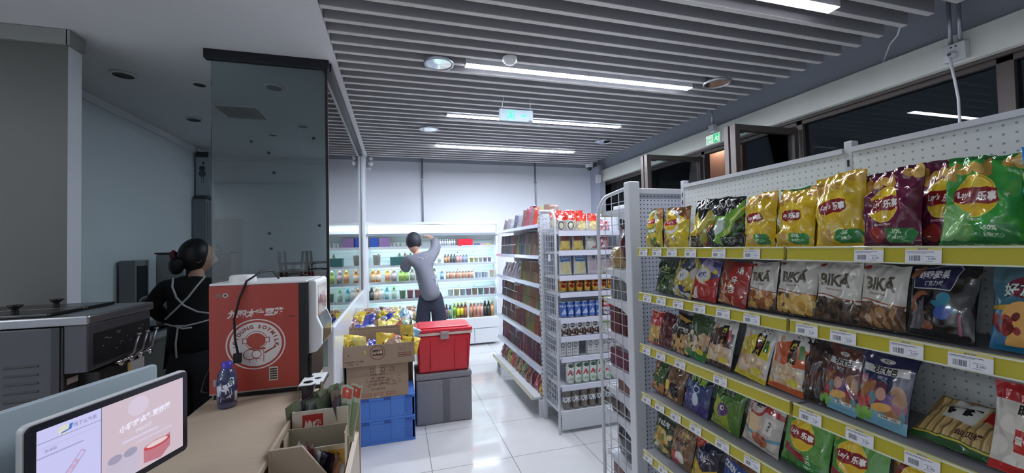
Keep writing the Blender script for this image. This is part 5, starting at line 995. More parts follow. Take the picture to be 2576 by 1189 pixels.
b = MB(); b.lathe([(.02, BZ + .176), (.021, BZ + .18), (.021, BZ + .203), (.001, BZ + .205)], (bx, by, 0), 24); b.build('bottle_cap', [mat('violet_cap', (80, 70, 190), .35)], bo)
# customer screen and operator screen
ms = thing('touch_screen_till', 'white till screen seen from behind the counter, showing an advert', 'screen', (-.723, 1.348, .90)); SA = math.atan2(.945, .327)
L = .41; z0_, z1_ = .075, .323
def rr(x0, x1, zz0, zz1, r, n=6):
    out = []
    for cx_, cz_, s_ in ((x1 - r, zz0 + r, -PI / 2), (x1 - r, zz1 - r, 0), (x0 + r, zz1 - r, PI / 2), (x0 + r, zz0 + r, PI)):
        out += [(cx_ + r * math.cos(s_ + PI / 2 * i / n), cz_ + r * math.sin(s_ + PI / 2 * i / n)) for i in range(n + 1)]
    return out
def sp(b): 
    b.v = [(v[0], v[1], v[2]) for v in b.v]; return b
def lbuild(b, name, mats, par, **k):
    o = b.build(name, mats, None, **k); o.parent = par; return o
b = MB(); b.prism(rr(-L / 2 - .004, L / 2 + .004, z0_ - .004, z1_ + .004, .016), .004, .02, 'Y'); lbuild(b, 'screen_shell', [M_WPLAS], ms, bevel=.002)
b = MB(); b.prism(rr(-L / 2, L / 2, z0_, z1_, .014), -.001, .006, 'Y'); lbuild(b, 'screen_bezel', [mat('navy_black_bezel', (24, 26, 40), .25)], ms)
a = Art(512, 300, (188, 190, 226)); a.rect(.0, .0, .36, 1, (190, 190, 232)); a.rect(.0, .86, .36, .864, (60, 60, 90)); a.ell(.14, .92, .035, .05, (206, 206, 190)); a.poly([(.12, .88), (.18, .9), (.19, .96), (.17, .96), (.165, .91), (.13, .9)], (60, 110, 200)); a.txt('饿了么外卖', .26, .93, .05, (140, 140, 180), maxw=.14); a.rect(.02, .80, .34, .805, (160, 160, 200)); a.txt('取餐码', .07, .76, .035, (150, 150, 190)); a.rect(.0, .70, .25, .712, (150, 150, 190))
a.poly([(.12, .38), (.24, .62), (.265, .58), (.145, .33)], (170, 140, 170)); a.poly([(.128, .38), (.24, .607), (.258, .58), (.145, .345)], (192, 188, 226)); a.txt('已取餐', .19, .47, .05, (190, 150, 180), rot=.9)
a.rect(.36, 0, 1, 1, (196, 178, 190)); a.ell(.62, .85, .08, .12, (204, 190, 208)); a.txt('小程序点餐更优惠', .68, .66, .09, (226, 222, 240), rot=.1, bold=.04, maxw=.5); a.txt('扫码立减', .66, .54, .055, (214, 208, 226), rot=.1, bold=.02, maxw=.3); a.rect(.5, .44, .78, .47, (206, 196, 220)); a.rect(.6, .37, .9, .395, (204, 192, 214)); a.ell(.45, .14, .07, .2, (186, 176, 196)); a.ell(.56, .14, .07, .2, (188, 178, 198)); a.ell(.45, .3, .05, .05, (150, 146, 170)); a.ell(.56, .3, .05, .05, (150, 146, 170)); a.poly([(.66, .06), (.66, .22), (.8, .26), (.88, .3), (.88, .12), (.8, .02)], (180, 110, 124)); a.ell(.77, .24, .11, .05, (186, 60, 66)); a.ell(.77, .25, .09, .035, (214, 196, 200)); a.rect(.358, 0, .362, 1, (70, 70, 100))
b = MB(); b.box(-L / 2 + .018, L / 2 - .018, -.0022, -.0012, z0_ + .018, z1_ - .016); lbuild(b, 'screen_picture', [art_mat('till_screen_picture', a, .3, 0, emit=.54)], ms)
b = MB(); b.prism([(.022, .10), (.03, .018), (.06, .018), (.034, .22), (.022, .22)], -.05, .05, 'X'); b.box(-.10, .10, .0, .12, 0, .018); lbuild(b, 'screen_stand', [M_WPLAS], ms, bevel=.006)
ms.rotation_euler = (0, 0, SA)
ms2 = thing('operator_screen', 'pale grey back of a second screen behind the till screen', 'screen', (-.80, 1.345, .90))
b = MB(); b.prism(rr(-.30, .205, .08, .355, .012), .0, .016, 'Y'); lbuild(b, 'screen_back', [mat('pale_grey_plastic', (176, 192, 200), .4)], ms2, bevel=.004)
b = MB(); b.prism(rr(-.295, .20, .085, .35, .01), .016, .02, 'Y'); lbuild(b, 'screen_front', [mat('navy_black_bezel')], ms2)
b = MB(); b.box(-.04, .04, .002, .014, .005, .10); b.box(-.08, .08, .0, .02, 0, .008); lbuild(b, 'screen_stand', [M_WPLAS], ms2, bevel=.003); ms2.rotation_euler = (0, 0, SA)
# wooden organiser hung at the counter front
og = thing('snack_organiser', 'pale wooden tiered organiser on the customer side of the counter', 'organiser', (-.3, 1.78, .2))
MB().box(-.429, -.418, 1.55, 1.99, .2, .925).build('back_board', [WOOD], og, bevel=.001)
b = MB().prism([(-.418, .2), (-.418, .925), (-.325, .925), (-.19, .735), (-.19, .2)], 1.55, 1.562, 'Y'); b.build('side_board', [WOOD], og, bevel=.001)
b = MB().prism([(-.418, .2), (-.418, .92), (-.24, .92), (-.215, .895), (-.172, .895), (-.172, .2)], 1.978, 1.99, 'Y'); b.build('side_board', [WOOD], og, bevel=.001)
b = MB(); b.prism([(-.195, .2), (-.195, .78), (-.178, .77), (-.172, .2)], 1.562, 1.978, 'Y'); b.build('front_board', [WOOD], og)
MB().box(-.418, -.195, 1.562, 1.978, .735, .747).build('tray_floor', [WOOD], og)
MB().box(-.418, -.195, 1.74, 1.748, .747, .86).build('divider', [WOODD], og)
MB().box(-.428, -.20, 1.56, 1.98, .0, .2).build('plinth', [WOODD], og)
def display_carton(x0, x1, y0, y1, z0, z1, zf, pr, lab):
    t = thing('display_carton', lab, 'carton', ((x0 + x1) / 2, (y0 + y1) / 2, z0))
    b = MB(); b.box(x0, x1, y0, y0 + .003, z0, zf, [0, 1, 1, 1, 1, 1]); b.build('carton_front', [pr, M_WPLAS], t)
    b = MB(); b.box(x0, x1, y1 - .003, y1, z0, z1); b.box(x0, x0 + .003, y0 + .003, y1 - .003, z0, z1 - .005); b.box(x1 - .003, x1, y0 + .003, y1 - .003, z0, z1 - .01); b.box(x0, x1, y0 + .003, y1 - .003, z0, z0 + .003); b.build('carton_walls', [mat('grey_board', (160, 150, 128), .7)], t)
    return t
a = Art(256, 128, (214, 204, 186)); a.poly([(0, 0), (1, 0), (1, .2), (.5, .55), (0, .35)], (226, 200, 120)); a.rect(.18, .35, .55, .92, (176, 44, 40)); a.txt('馋嘴', .36, .64, .36, (240, 230, 220), bold=.05, maxw=.3); a.txt('鸭脖 小吃', .4, .16, .14, (90, 60, 40), bold=.02)
display_carton(-.412, -.205, 1.80, 1.965, .748, .958, .955, art_mat('carton_red_logo', a, .5, 0), 'white display carton with a red logo holding sachets in the organiser')
a = Art(256, 128, (206, 158, 60)); a.rect(0, .85, 1, 1, (220, 200, 160)); a.txt('在我曾', .70, .62, .3, (60, 40, 26), bold=.05, maxw=.42)
display_carton(-.41, -.20, 1.655, 1.735, .748, .915, .868, art_mat('carton_orange', a, .5, 0), 'orange yellow display carton with black characters in the organiser')
rd = random.Random(31)
pc = [(112, 120, 96), (96, 108, 92), (130, 136, 130), (150, 156, 160), (84, 96, 76), (120, 110, 96), (70, 60, 66), (60, 50, 56), (96, 90, 96), (170, 176, 150), (90, 110, 80), (136, 140, 120)]
for i in range(14):
    x = -.395 + (i % 7) * .029; y = 1.845 + (i // 7) * .06 + rd.uniform(-.01, .01); c = pc[i % 12]
    o = bag_mesh(.07, rd.uniform(.19, .235), .016, 500 + i, 10, 14, .5).build('snack_sachet', [mat('sachet_%d' % (i % 12), c, .22, coat=.5, var=.35, vscale=30), body(c)]); place(o, (x, y, .79), -.3 + rd.uniform(-.5, .5) + 1.2, rd.uniform(-.1, .1), rd.uniform(-.15, .15))
    tag(o, '%s sachet in the %s row of the red logo carton, %s along' % (('olive grey', 'green grey', 'pale grey', 'silver', 'dark green', 'tan', 'plum', 'dark plum', 'mauve', 'pale green', 'green', 'sage')[i % 12], ('front', 'back')[i // 7], ORD[i % 7]), 'sachet', 'sachets in the red logo carton')
a = Art(96, 192, (200, 206, 186)); a.rect(.1, .78, .9, .96, (214, 80, 50)); a.txt('甜', .5, .87, .1, (245, 240, 230), bold=.04); a.rect(.1, .1, .9, .7, (150, 170, 120)); reg('orange_top_sachet', a)
for i in range(2):
    o = bag_mesh(.05, .235, .012, 520 + i, 8, 14, .4).build('snack_sachet', [D['orange_top_sachet'], body((200, 206, 186))]); place(o, (-.235 + i * .022, 1.83 + .012 * i, .79), .1, .05, .12 + .06 * i); tag(o, 'pale sachet with an orange square at its tip, %s of the pair' % ('left', 'right')[i], 'sachet', 'orange tipped sachets')
nc = [((216, 218, 222), 'silver white'), ((120, 40, 44), 'dark red'), ((196, 204, 206), 'foil silver'), ((50, 44, 66), 'navy'), ((40, 36, 50), 'black'), ((170, 120, 90), 'copper'), ((200, 196, 190), 'pale')]
for i, (c, w) in enumerate(nc):
    o = bag_mesh(.06, .165 - .012 * i, .014, 540 + i, 10, 12, .6).build('snack_sachet', [mat('near_sachet_%d' % i, c, .2, metal=.3, coat=.4, var=.3, vscale=40), body(c)]); place(o, (-.365 + .024 * i, 1.61 - .004 * i, .755), -.9 + .1 * (i % 3), .1, .2); tag(o, '%s sachet in the nearest section of the wooden organiser' % w, 'sachet')
b = MB().box(-.405, -.385, 1.60, 1.63, .86, .90)
# ------------------------------------------------------------------ crates and boxes along the partition
def crate(z, lab):
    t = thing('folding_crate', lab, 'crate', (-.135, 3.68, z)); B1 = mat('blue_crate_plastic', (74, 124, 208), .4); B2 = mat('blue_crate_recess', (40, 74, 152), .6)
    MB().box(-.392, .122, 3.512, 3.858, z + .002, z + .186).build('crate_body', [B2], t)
    b = MB(); b.box(-.40, .13, 3.50, 3.87, z, z + .022); b.box(-.40, .13, 3.50, 3.87, z + .168, z + .188)
    for x in (-.40, -.235, -.07, .105): b.box(x, x + (.02 if x in (-.40, .105) else .006), 3.502, 3.868, z + .022, z + .168)
    for y in (3.502, 3.62, 3.74, 3.848): b.box(-.40, .13, y, y + .02, z + .022, z + .168)
    b.build('crate_ribs', [B1], t, bevel=.002)
    b = MB()
    for k in range(7): b.box(.045, .10, 3.498, 3.505, z + .035 + k * .018, z + .041 + k * .018)
    for k in range(3): b.box(.052 + k * .018, .056 + k * .018, 3.497, 3.505, z + .03, z + .16)
    b.build('crate_grid', [B1], t)
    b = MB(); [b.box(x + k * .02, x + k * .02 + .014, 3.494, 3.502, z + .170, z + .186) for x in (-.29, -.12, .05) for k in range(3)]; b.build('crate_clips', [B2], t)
crate(0, 'blue folding crate standing on the floor, lower of the two'); crate(.19, 'blue folding crate stacked on top of the other, under the cartons')
def printed_box(x0, x1, y0, y1, z0, z1, art, name, lab, open_=False, inner=None):
    t = thing(name, lab, 'box', ((x0 + x1) / 2, (y0 + y1) / 2, z0)); pm = art_mat(lab[:20], art, .8, 0)
    if not open_:
        MB().box(x0, x1, y0, y1, z0, z1, [0, 1, 1, 1, 1, 1]).build('box_body', [pm, M_CARD], t, bevel=.003)
        b = MB(); b.box(x0, x1, (y0 + y1) / 2 - .001, (y0 + y1) / 2 + .001, z1, z1 + .0015); b.build('box_flap_seam', [M_CARDD], t)
    else:
        b = MB(); b.box(x0, x1, y0, y0 + .005, z0, z1 - .012, [0, 1, 2, 1, 1, 1]); b.build('front_wall', [pm, M_CARD, M_CARDD], t)
        b = MB(); b.box(x1 - .005, x1, y0 + .005, y1 - .005, z0, z1 + .02); b.build('side_wall', [M_CARD], t)
        b = MB(); b.box(x0, x0 + .005, y0 + .005, y1 - .005, z0, z1); b.build('side_wall', [M_CARD], t)
        b = MB(); b.box(x0, x1, y1 - .005, y1, z0, z1 + .03); b.build('back_wall', [M_CARD], t); b = MB(); b.box(x0 + .005, x1 - .005, y0 + .005, y1 - .005, z0, z0 + .005); b.build('box_floor', [M_CARDD], t)
    return t
INK = (96, 62, 54)
a = Art(440, 256, (156, 134, 114)); a.spk(.3, .34, .85, .62, 120, INK, 5)
for x_ in (.37, .55, .70): a.rect(x_, .76, x_ + .06, .9, (110, 80, 66)); a.rect(x_ + .012, .78, x_ + .048, .88, (156, 134, 114))
a.txt('请勿叠压 轻拿轻放', .5, .70, .05, INK); a.txt('品名：休闲食品', .5, .60, .055, INK, maxw=.5); a.txt('数量 规格 净含量 保质期', .52, .51, .05, INK, maxw=.55); a.txt('生产商：食品有限公司', .54, .42, .05, INK, maxw=.6); a.txt('生产日期 批号', .5, .27, .06, INK, maxw=.45); a.rect(.47, .72, .53, 1, (176, 160, 136)); a.rect(.47, 0, .53, .16, (176, 160, 136))
for x_ in (.24, .43, .63): a.rect(x_, .08, x_ + .15, .16, (140, 80, 66)); a.rect(x_ + .008, .092, x_ + .142, .148, (160, 126, 102))
printed_box(-.405, .078, 3.50, 3.84, .379, .655, a, 'cardboard_box', 'closed cardboard carton with red printing on the blue crates')
a = Art(512, 160, (152, 131, 111)); a.ring(.47, .6, .105, .006, (120, 70, 60)); a.rect(.40, .46, .545, .74, (70, 50, 46)); a.txt("Lay's乐事", .47, .6, .2, (200, 180, 150), bold=.03, maxw=.13); a.rect(.06, .55, .08, .6, (60, 40, 36)); a.txt('百事食品有限公司 乐事薯片', .15, .24, .09, INK, maxw=.26); a.txt('净含量：70克', .13, .12, .08, INK, maxw=.18); a.spk(.76, .6, .95, .9, 26, INK, 4); a.rect(.76, .3, .95, .52, (110, 76, 66)); a.rect(.768, .33, .942, .49, (150, 120, 98)); a.rect(.77, .39, .94, .42, INK)
printed_box(-.423, .13, 3.47, 3.90, .657, .835, a, 'open_snack_carton', 'open cardboard carton of yellow snack bags, topmost of the near stack', True)
a = Art(64, 64, (152, 131, 111)); printed_box(-.423, .13, 3.93, 4.42, 0, .90, a, 'tall_snack_carton', 'tall open cardboard carton heaped with small packets behind the near stack', True)
SC = [((216, 190, 70), 'yellow'), ((206, 176, 66), 'golden'), ((60, 70, 160), 'blue'), ((200, 60, 56), 'red'), ((190, 186, 180), 'silver'), ((160, 130, 110), 'tan'), ((222, 204, 110), 'pale yellow'), ((120, 160, 190), 'sky blue'), ((120, 90, 100), 'plum'), ((160, 180, 150), 'pale green')]
def smallbag(i, x, y, z, ci, w, h, rz, tilt, lab, grp, roll=0.0):
    c = SC[ci][0]; a_ = 'small_bag_%d' % ci
    if a_ not in _m:
        ar = Art(96, 96, c); ar.spk(.1, .2, .9, .8, 16, tuple(int(v * .55) for v in c), ci); ar.ell(.5, .5, .25, .15, tuple(min(255, int(v * 1.2)) for v in c)); ar.txt('乐事' if ci < 2 else '小吃', .5, .5, .2, tuple(int(v * .45) for v in c), bold=.04); art_mat(a_, ar, .2, .5)
    o = bag_mesh(w, h, .06, 600 + i, 12, 14, 1.5).build('small_snack_bag', [_m[a_], body(c)]); place(o, (x, y, z), rz, tilt, roll); tag(o, lab, 'snack bag', grp)
rd = random.Random(8)
P1 = [(-.375, 3.53, .76, 0, .16, .17, .3, .2, .15), (-.285, 3.515, .75, 6, .12, .17, -.5, -.1, -.1), (-.20, 3.60, .74, 8, .12, .1, .2, .9, 0), (-.12, 3.56, .755, 1, .14, .17, .2, .2, .12), (-.02, 3.62, .76, 3, .12, .13, .6, .3, .3), (.045, 3.70, .79, 7, .16, .17, -.3, .5, .4), (.02, 3.53, .745, 5, .12, .15, .2, .3, -.4), (.075, 3.53, .76, 0, .15, .13, -.2, .4, .2), (.085, 3.62, .80, 1, .12, .17, -.5, .0, -.1), (-.16, 3.50, .745, 9, .15, .09, .1, .8, .1), (-.33, 3.72, .75, 8, .16, .12, 0, .8, 0), (-.2, 3.76, .75, 2, .15, .12, .5, .9, .1), (-.06, 3.74, .76, 4, .15, .12, .3, .6, .1), (.0, 3.52, .74, 6, .12, .12, 0, .3, .5)]
for i, (x, y, z, ci, w, h, rz, ti, ro) in enumerate(P1): smallbag(i, x, y, z - .045, ci, w * 1.08, h * 1.08, rz, ti, '%s snack bag in the near open carton, %s' % (SC[ci][1], ('far left corner', 'left, pointed top', 'lying between the yellow bags', 'middle, standing', 'leaning behind the middle bag', 'leaning right of the middle', 'right of middle, crumpled', 'front right corner', 'upright by the right wall', 'low at the front', 'back left', 'back, lying flat', 'back, centre', 'front centre right')[i]), 'snack bags in the near open carton', ro)
for i in range(30):
    x = -.37 + (i % 6) * .088 + rd.uniform(-.02, .02); y = 3.99 + (i // 6) * .075; z = .80 + (i // 6) * .026 + rd.uniform(0, .02); ci = rd.choice((0, 1, 2, 3, 4, 5, 6, 7, 8, 5, 4, 0))
    if i == 5: ci = 9
    smallbag(40 + i, x, y, z, ci, rd.uniform(.11, .15), rd.uniform(.11, .15), rd.uniform(-.7, .7), rd.uniform(.5, 1.1), '%s packet heaped in the tall carton, row %s from the front, %s from left' % (SC[ci][1], ('one', 'two', 'three', 'four', 'five')[i // 6], ORD[i % 6]), 'packets in the tall carton', rd.uniform(-.5, .5))
for i in range(10):
    o = bag_mesh(.14, .13, .05, 700 + i, 10, 10, 1.5).build('small_snack_bag', [_m['small_bag_%d' % ((i * 3) % 9)], body((160, 150, 120))]); place(o, (-.33 + (i % 5) * .10, 3.60 + (i // 5) * .16, .685), rd.uniform(-.6, .6), 1.2, 0); tag(o, 'snack bag at the bottom of the near open carton, %s' % ORD[i], 'snack bag', 'bags under the top layer')
for i in range(12):
    o = bag_mesh(.15, .15, .06, 720 + i, 10, 10, 1.2).build('small_snack_bag', [_m['small_bag_%d' % ((i * 5) % 9)], body((160, 150, 120))]); place(o, (-.33 + (i % 4) * .13, 4.02 + (i // 4) * .14, .70 + .04 * (i // 4)), rd.uniform(-.6, .6), 1.2, 0); tag(o, 'packet under the heap in the tall carton, %s' % ORD[i], 'snack bag', 'packets under the heap')
# foam box and red cooler
fm = mat('grey_foam', (136, 135, 141), .85, bump=.5, bscale=110, var=.18, vscale=60)
t = thing('foam_box', 'dark grey insulated foam box on the floor under the red cooler', 'box', (.40, 3.93, 0))
MB().box(.15, .655, 3.73, 4.13, 0, .40).build('box_body', [fm], t, bevel=.015); MB().box(.147, .658, 3.727, 4.133, .402, .455).build('box_lid', [fm], t, bevel=.012); MB().box(.39, .45, 3.7265, 3.73, .02, .39).build('tape_strip', [mat('dark_tape', (104, 104, 110), .6)], t)
t = thing('red_cooler', 'bright red lidded cooler on top of the grey foam box', 'cooler', (.41, 3.92, .456))
RC = mat('red_cooler_plastic', (206, 34, 50), .3, coat=.2)
b = MB(); k = 0
for (x0, x1, y0, y1, z) in ((.175, .635, 3.755, 4.09, .457), (.165, .66, 3.735, 4.11, .80)):
    b.v += [(x0, y0, z), (x1, y0, z), (x1, y1, z), (x0, y1, z)]
for i in range(4): b.face([i, (i + 1) % 4, 4 + (i + 1) % 4, 4 + i])
b.face([3, 2, 1, 0]); b.face([4, 5, 6, 7]); b.build('cooler_body', [RC], t, bevel=.02, seg=3)
b = MB(); [b.box(x, x + .014, 3.733 , 3.76, .49, .76) for x in (.28, .50, .62)]; b.build('body_ribs', [RC], t, bevel=.006)
MB().box(.158, .668, 3.728, 4.118, .80, .825).build('rim', [mat('pale_rim', (214, 190, 180), .4)], t, bevel=.006)
b = MB(); b.box(.155, .672, 3.725, 4.12, .825, .86); b.build('cooler_lid', [RC], t, bevel=.014, seg=3)
b = MB(); b.box(.19, .637, 3.76, 4.085, .86, .872); b.build('lid_panel', [RC], t, bevel=.008)
b = MB(); b.box(.37, .45, 3.715, 3.728, .765, .835); b.box(.385, .435, 3.708, 3.716, .80, .825); b.build('latch', [mat('grey_latch', (176, 160, 160), .35, metal=.4)], t, bevel=.004)
# small things on the sill behind the glass
a = Art(96, 128, (180, 44, 60)); a.txt('大礼包', .4, .8, .1, (226, 190, 200), bold=.03, maxw=.6); a.ring(.4, .6, .12, .02, (226, 190, 200)); a.spk(.3, .2, .45, .5, 12, (226, 190, 200)); gift = art_mat('gift_box_print', a, .4, .1)
t = MB().box(-.60, -.515, 3.16, 3.20, SZ + .001, SZ + .225, [0, 1, 1, 1, 1, 1]).build('gift_box', [gift, mat('gift_red', (170, 40, 56), .4)], org='base', bevel=.003); tag(t, 'tall red gift box on the white sill behind the soymilk machine', 'box')
a = Art(96, 128, (120, 160, 80)); a.food(0, 0, 1, 1, 26, .16, ((206, 190, 70), (150, 190, 210), (90, 140, 70), (200, 110, 70)), 6, .8)
t = bag_mesh(.10, .21, .05, 750, 12, 14).build('snack_bag', [art_mat('green_picture_bag', a, .3, .3), body((120, 150, 80))]); place(t, (-.50, 3.38, SZ + .002), -.1, .05); tag(t, 'green and yellow picture bag beside the red gift box', 'bag')
t = bag_mesh(.1, .13, .04, 751, 10, 12).build('snack_bag', [mat('blue_sack', (50, 90, 160), .3), body((50, 90, 160))]); place(t, (-.51, 3.62, SZ + .002), -.1, .05); tag(t, 'small blue and red packet on the sill behind the picture bag', 'bag')
# ------------------------------------------------------------------ soft serve machine
t = thing('soft_serve_machine', 'stainless soft serve ice cream machine with three levers', 'ice cream machine', (-1.66, 2.4, 0))
ST = mat('dull_stainless', (84, 85, 90), .4, metal=.6); STD = mat('dark_stainless', (60, 62, 66), .4, metal=.5)
XF = -1.28
MB().box(-2.06, XF - .085, 2.168, 2.62, .08, 1.30).build('machine_body', [ST], t, bevel=.006)
MB().box(XF - .085, XF, 2.168, 2.62, 1.10, 1.305).build('control_head', [ST], t, bevel=.006)
b = MB(); b.box(XF - .0, XF + .0015, 2.20, 2.61, 1.12, 1.26); b.build('control_panel', [M_BLACK], t)
b = MB(); rd2 = random.Random(2)
for i in range(16): y = 2.24 + rd2.random() * .3; z = 1.15 + rd2.random() * .09; b.box(XF + .0015, XF + .002, y, y + rd2.uniform(.006, .03), z, z + .004)
b.build('panel_marks', [mat('panel_mark', (96, 104, 110), .5)], t)
MB().box(-2.06, XF + .01, 2.155, 2.635, 1.305, 1.345).build('top_plate', [M_STEEL], t, bevel=.008)
for yy in (2.28, 2.50):
    l = MB().box(-1.98, -1.42, yy - .10, yy + .10, 1.346, 1.36).build('hopper_lid', [mat('smoked_lid', (30, 32, 34), .25)], t, bevel=.006)
    for xx in (-1.60,): MB().lathe([(.012, 1.36), (.010, 1.375), (.024, 1.388), (.024, 1.393), (.001, 1.395)], (xx, yy, 0), 18).build('lid_knob', [M_BLACK], l)
b = MB()
for cx_ in (-1.50, -1.66, -1.82, -1.98):
    for k in range(9): z = .86 + k * .035; b.prism([(2.168, z), (2.163, z + .004), (2.168, z + .012)], cx_ - .055, cx_ + .055, 'X')
b.build('louvres', [M_LOUV], t)
b = MB(); b.box(-1.40, -1.372, 2.16, 2.168, .08, 1.30); b.build('corner_trim', [STD], t)
MB().box(-1.66, -1.55, 2.164, 2.168, .90 - .12, .90 - .005).build('notice', [art_mat('yellow_notice', Art(64, 64, (200, 196, 170)).rect(0, .8, 1, 1, (190, 176, 60)).spk(.1, .1, .9, .7, 14, (90, 90, 80)), .5, 0)], t)
MB().box(XF - .10, XF - .0, 2.25, 2.56, .93, 1.09).build('dispensing_block', [mat('black_block', (26, 26, 28), .35)], t, bevel=.01)
MB().box(XF - .0, XF + .003, 2.43, 2.56, 1.02, 1.07).build('block_label', [art_mat('block_label', Art(96, 48, (190, 196, 196)).rect(0, 0, .12, 1, (200, 180, 60)).spk(.2, .2, .9, .8, 16, (70, 80, 90)), .5, 0)], t)
MB().box(XF - .086, XF - .083, 2.19, 2.25, 1.05, 1.075).build('serial_label', [M_WPLAS], t)
for yy in (2.40, 2.47, 2.55):
    b = MB(); b.tube([(XF - .0, yy, 1.095), (XF + .03, yy + .02, 1.12), (XF + .045, yy + .03, 1.205)], .006, 8); b.lathe([(.001, 1.2), (.011, 1.205), (.011, 1.212), (.001, 1.214)], (XF + .045, yy + .03, 0), 12); b.build('lever', [M_STEEL], t)
b = MB(); b.tube([(XF + .008, 2.33, 1.095), (XF + .008, 2.60, 1.095)], .007, 8); [b.lathe([(.001, -.01), (.016, -.008), (.016, .008), (.001, .01)], (XF + .01, yy, 1.09), 12, ax='X') for yy in (2.36, 2.44, 2.51, 2.59)]; b.build('tap_rail', [mat('chrome', (205, 208, 210), .12, metal=1)], t)
b = MB(); b.tube([(XF, 2.28, .95), (XF + .02, 2.44, .95)], .006, 8); b.lathe([(.001, -.01), (.018, -.008), (.018, .008), (.001, .01)], (XF + .02, 2.42, .95), 12, ax='X'); b.lathe([(.001, -.01), (.016, -.008), (.016, .008), (.001, .01)], (XF + .02, 2.60, 1.0), 12, ax='X'); b.build('tap_knobs', [mat('chrome')], t)
MB().box(XF - .04, XF + .10, 2.28, 2.58, .80, .82).build('drip_tray', [M_STEEL], t, bevel=.004)
b = MB(); [b.lathe([(.001, 0), (.03, 0), (.03, .08), (.001, .08)], (x_, y_, 0), 10) for x_ in (-2.0, -1.42) for y_ in (2.22, 2.56)]; b.build('castor', [M_RUB], t)
# ------------------------------------------------------------------ sink cabinet and kitchen things
t = thing('sink_cabinet', 'stainless sink counter with dark cabinet doors behind the ice cream machine', 'sink cabinet', (-2.1, 4.4, 0))
MB().box(-2.34, -1.95, 2.75 + .25, 5.6, .05, .90).build('cabinet_body', [mat('dark_grey_cabinet', (104, 106, 100), .5)], t)
b = MB(); b.box(-2.34, -1.92, 3.0, 3.85, .90, .95); b.box(-2.34, -1.92, 4.45, 5.62, .90, .95); b.box(-1.98, -1.92, 3.85, 4.45, .90, .95); b.box(-2.34, -2.28, 3.85, 4.45, .90, .95); b.build('steel_top', [M_STEEL], t)
b = MB(); b.box(-2.28, -1.98, 3.85, 4.45, .78, .785); b.box(-2.284, -2.28, 3.85, 4.45, .78, .94); b.box(-1.98, -1.976, 3.85, 4.45, .78, .94); b.box(-2.28, -1.98, 3.846, 3.85, .78, .94); b.box(-2.28, -1.98, 4.45, 4.454, .78, .94); b.build('basin', [STD], t)
for i in range(4):
    d_ = MB().box(-1.95, -1.94, 3.05 + i * .62, 3.64 + i * .62, .10, .86).build('cabinet_door', [mat('grey_door', (118, 120, 114), .45)], t, bevel=.003)
b = MB(); b.tube([(-2.1, 4.15, .95), (-2.1, 4.15, 1.18)] + [(-2.1 + .06 - .06 * math.cos(a_), 4.15, 1.18 + .06 * math.sin(a_)) for a_ in [i * PI / 8 for i in range(1, 9)]] + [(-1.98, 4.15, 1.12)], .014, 10); b.build('tap', [M_STEEL], t)
t = thing('water_boiler', 'tall pale grey water boiler standing on the sink counter', 'appliance', (-1.98, 4.62, .95)); MB().box(-2.16, -1.93, 4.50, 4.80, .951, 1.60).build('boiler_body', [mat('boiler_grey', (168, 172, 174), .35)], t, bevel=.01); MB().box(-2.165, -1.925, 4.495, 4.805, 1.60, 1.615).build('boiler_lid', [M_BLACK], t); MB().box(-1.93, -1.90, 4.52, 4.78, 1.25, 1.62).build('boiler_panel', [M_BLACK], t, bevel=.004)
t = thing('narrow_appliance', 'narrow grey appliance beside the pale boiler against the wall', 'appliance', (-2.24, 4.4, .95)); MB().box(-2.33, -2.21, 4.30, 4.49, .951, 1.55).build('appliance_body', [mat('mid_grey_panel', (130, 132, 136), .4)], t, bevel=.006); MB().box(-2.21, -2.205, 4.32, 4.47, 1.0, 1.5).build('appliance_door', [STD], t)
t = thing('drink_dispenser', 'dark brown boxy dispenser behind the standing person', 'appliance', (-1.8, 5.2, 0)); MB().box(-1.93, -1.74, 5.05, 5.35, 1.05, 1.60).build('dispenser_body', [mat('dark_brown_case', (60, 46, 44), .35)], t, bevel=.012); MB().box(-1.90, -1.77, 5.04, 5.05, 1.15, 1.50).build('dispenser_front', [M_BLACK], t); MB().box(-1.93, -1.74, 5.05, 5.35, 0, 1.05).build('dispenser_stand', [mat('grey_door')], t)
t = thing('tall_cabinet', 'tall grey metal cabinet in the kitchen corner', 'cabinet', (-2.25, 5.45, 0)); MB().box(-2.345, -2.20, 5.64, 5.90, 0, 2.25).build('cabinet_body', [mat('cabinet_grey', (134, 138, 142), .4)], t, bevel=.004); MB().box(-2.20, -2.195, 5.66, 5.88, .1, 2.22).build('cabinet_door', [mat('cabinet_door_grey', (120, 124, 128), .35)], t)
b = MB().box(-2.34, -2.21, 5.66, 5.86, 2.252, 2.29); tag(b.build('flat_carton', [mat('slate_board', (70, 74, 82), .6)], org='base'), 'flat dark carton lying on top of the tall cabinet', 'carton')
t = thing('wall_light_box', 'narrow hanging sign box with an ink drawing high on the kitchen wall', 'sign box', (-2.2, 5.72, 2.3)); MB().box(-2.33, -2.17, 5.70, 5.78, 2.30, 2.84).build('box_body', [mat('sign_box_white', (180, 188, 194), .4)], t, bevel=.004)
a = Art(64, 192, (176, 184, 190)); a.rect(0, .88, 1, 1, (60, 66, 70)); a.ell(.5, .62, .25, .06, (70, 74, 80)); a.ell(.5, .5, .3, .08, (90, 94, 100)); a.ell(.6, .74, .1, .03, (60, 64, 70)); a.rect(.4, .28, .44, .45, (70, 74, 80)); a.rect(.58, .28, .62, .45, (70, 74, 80))
MB().box(-2.325, -2.20, 5.697, 5.70, 2.305, 2.835, 0).build('drawing', [art_mat('ink_drawing', a, .6, 0)], t)
t = thing('door_1', 'plain grey kitchen door in the back wall', 'door', (-2.2, 6.14, 0)); t['kind'] = 'structure'
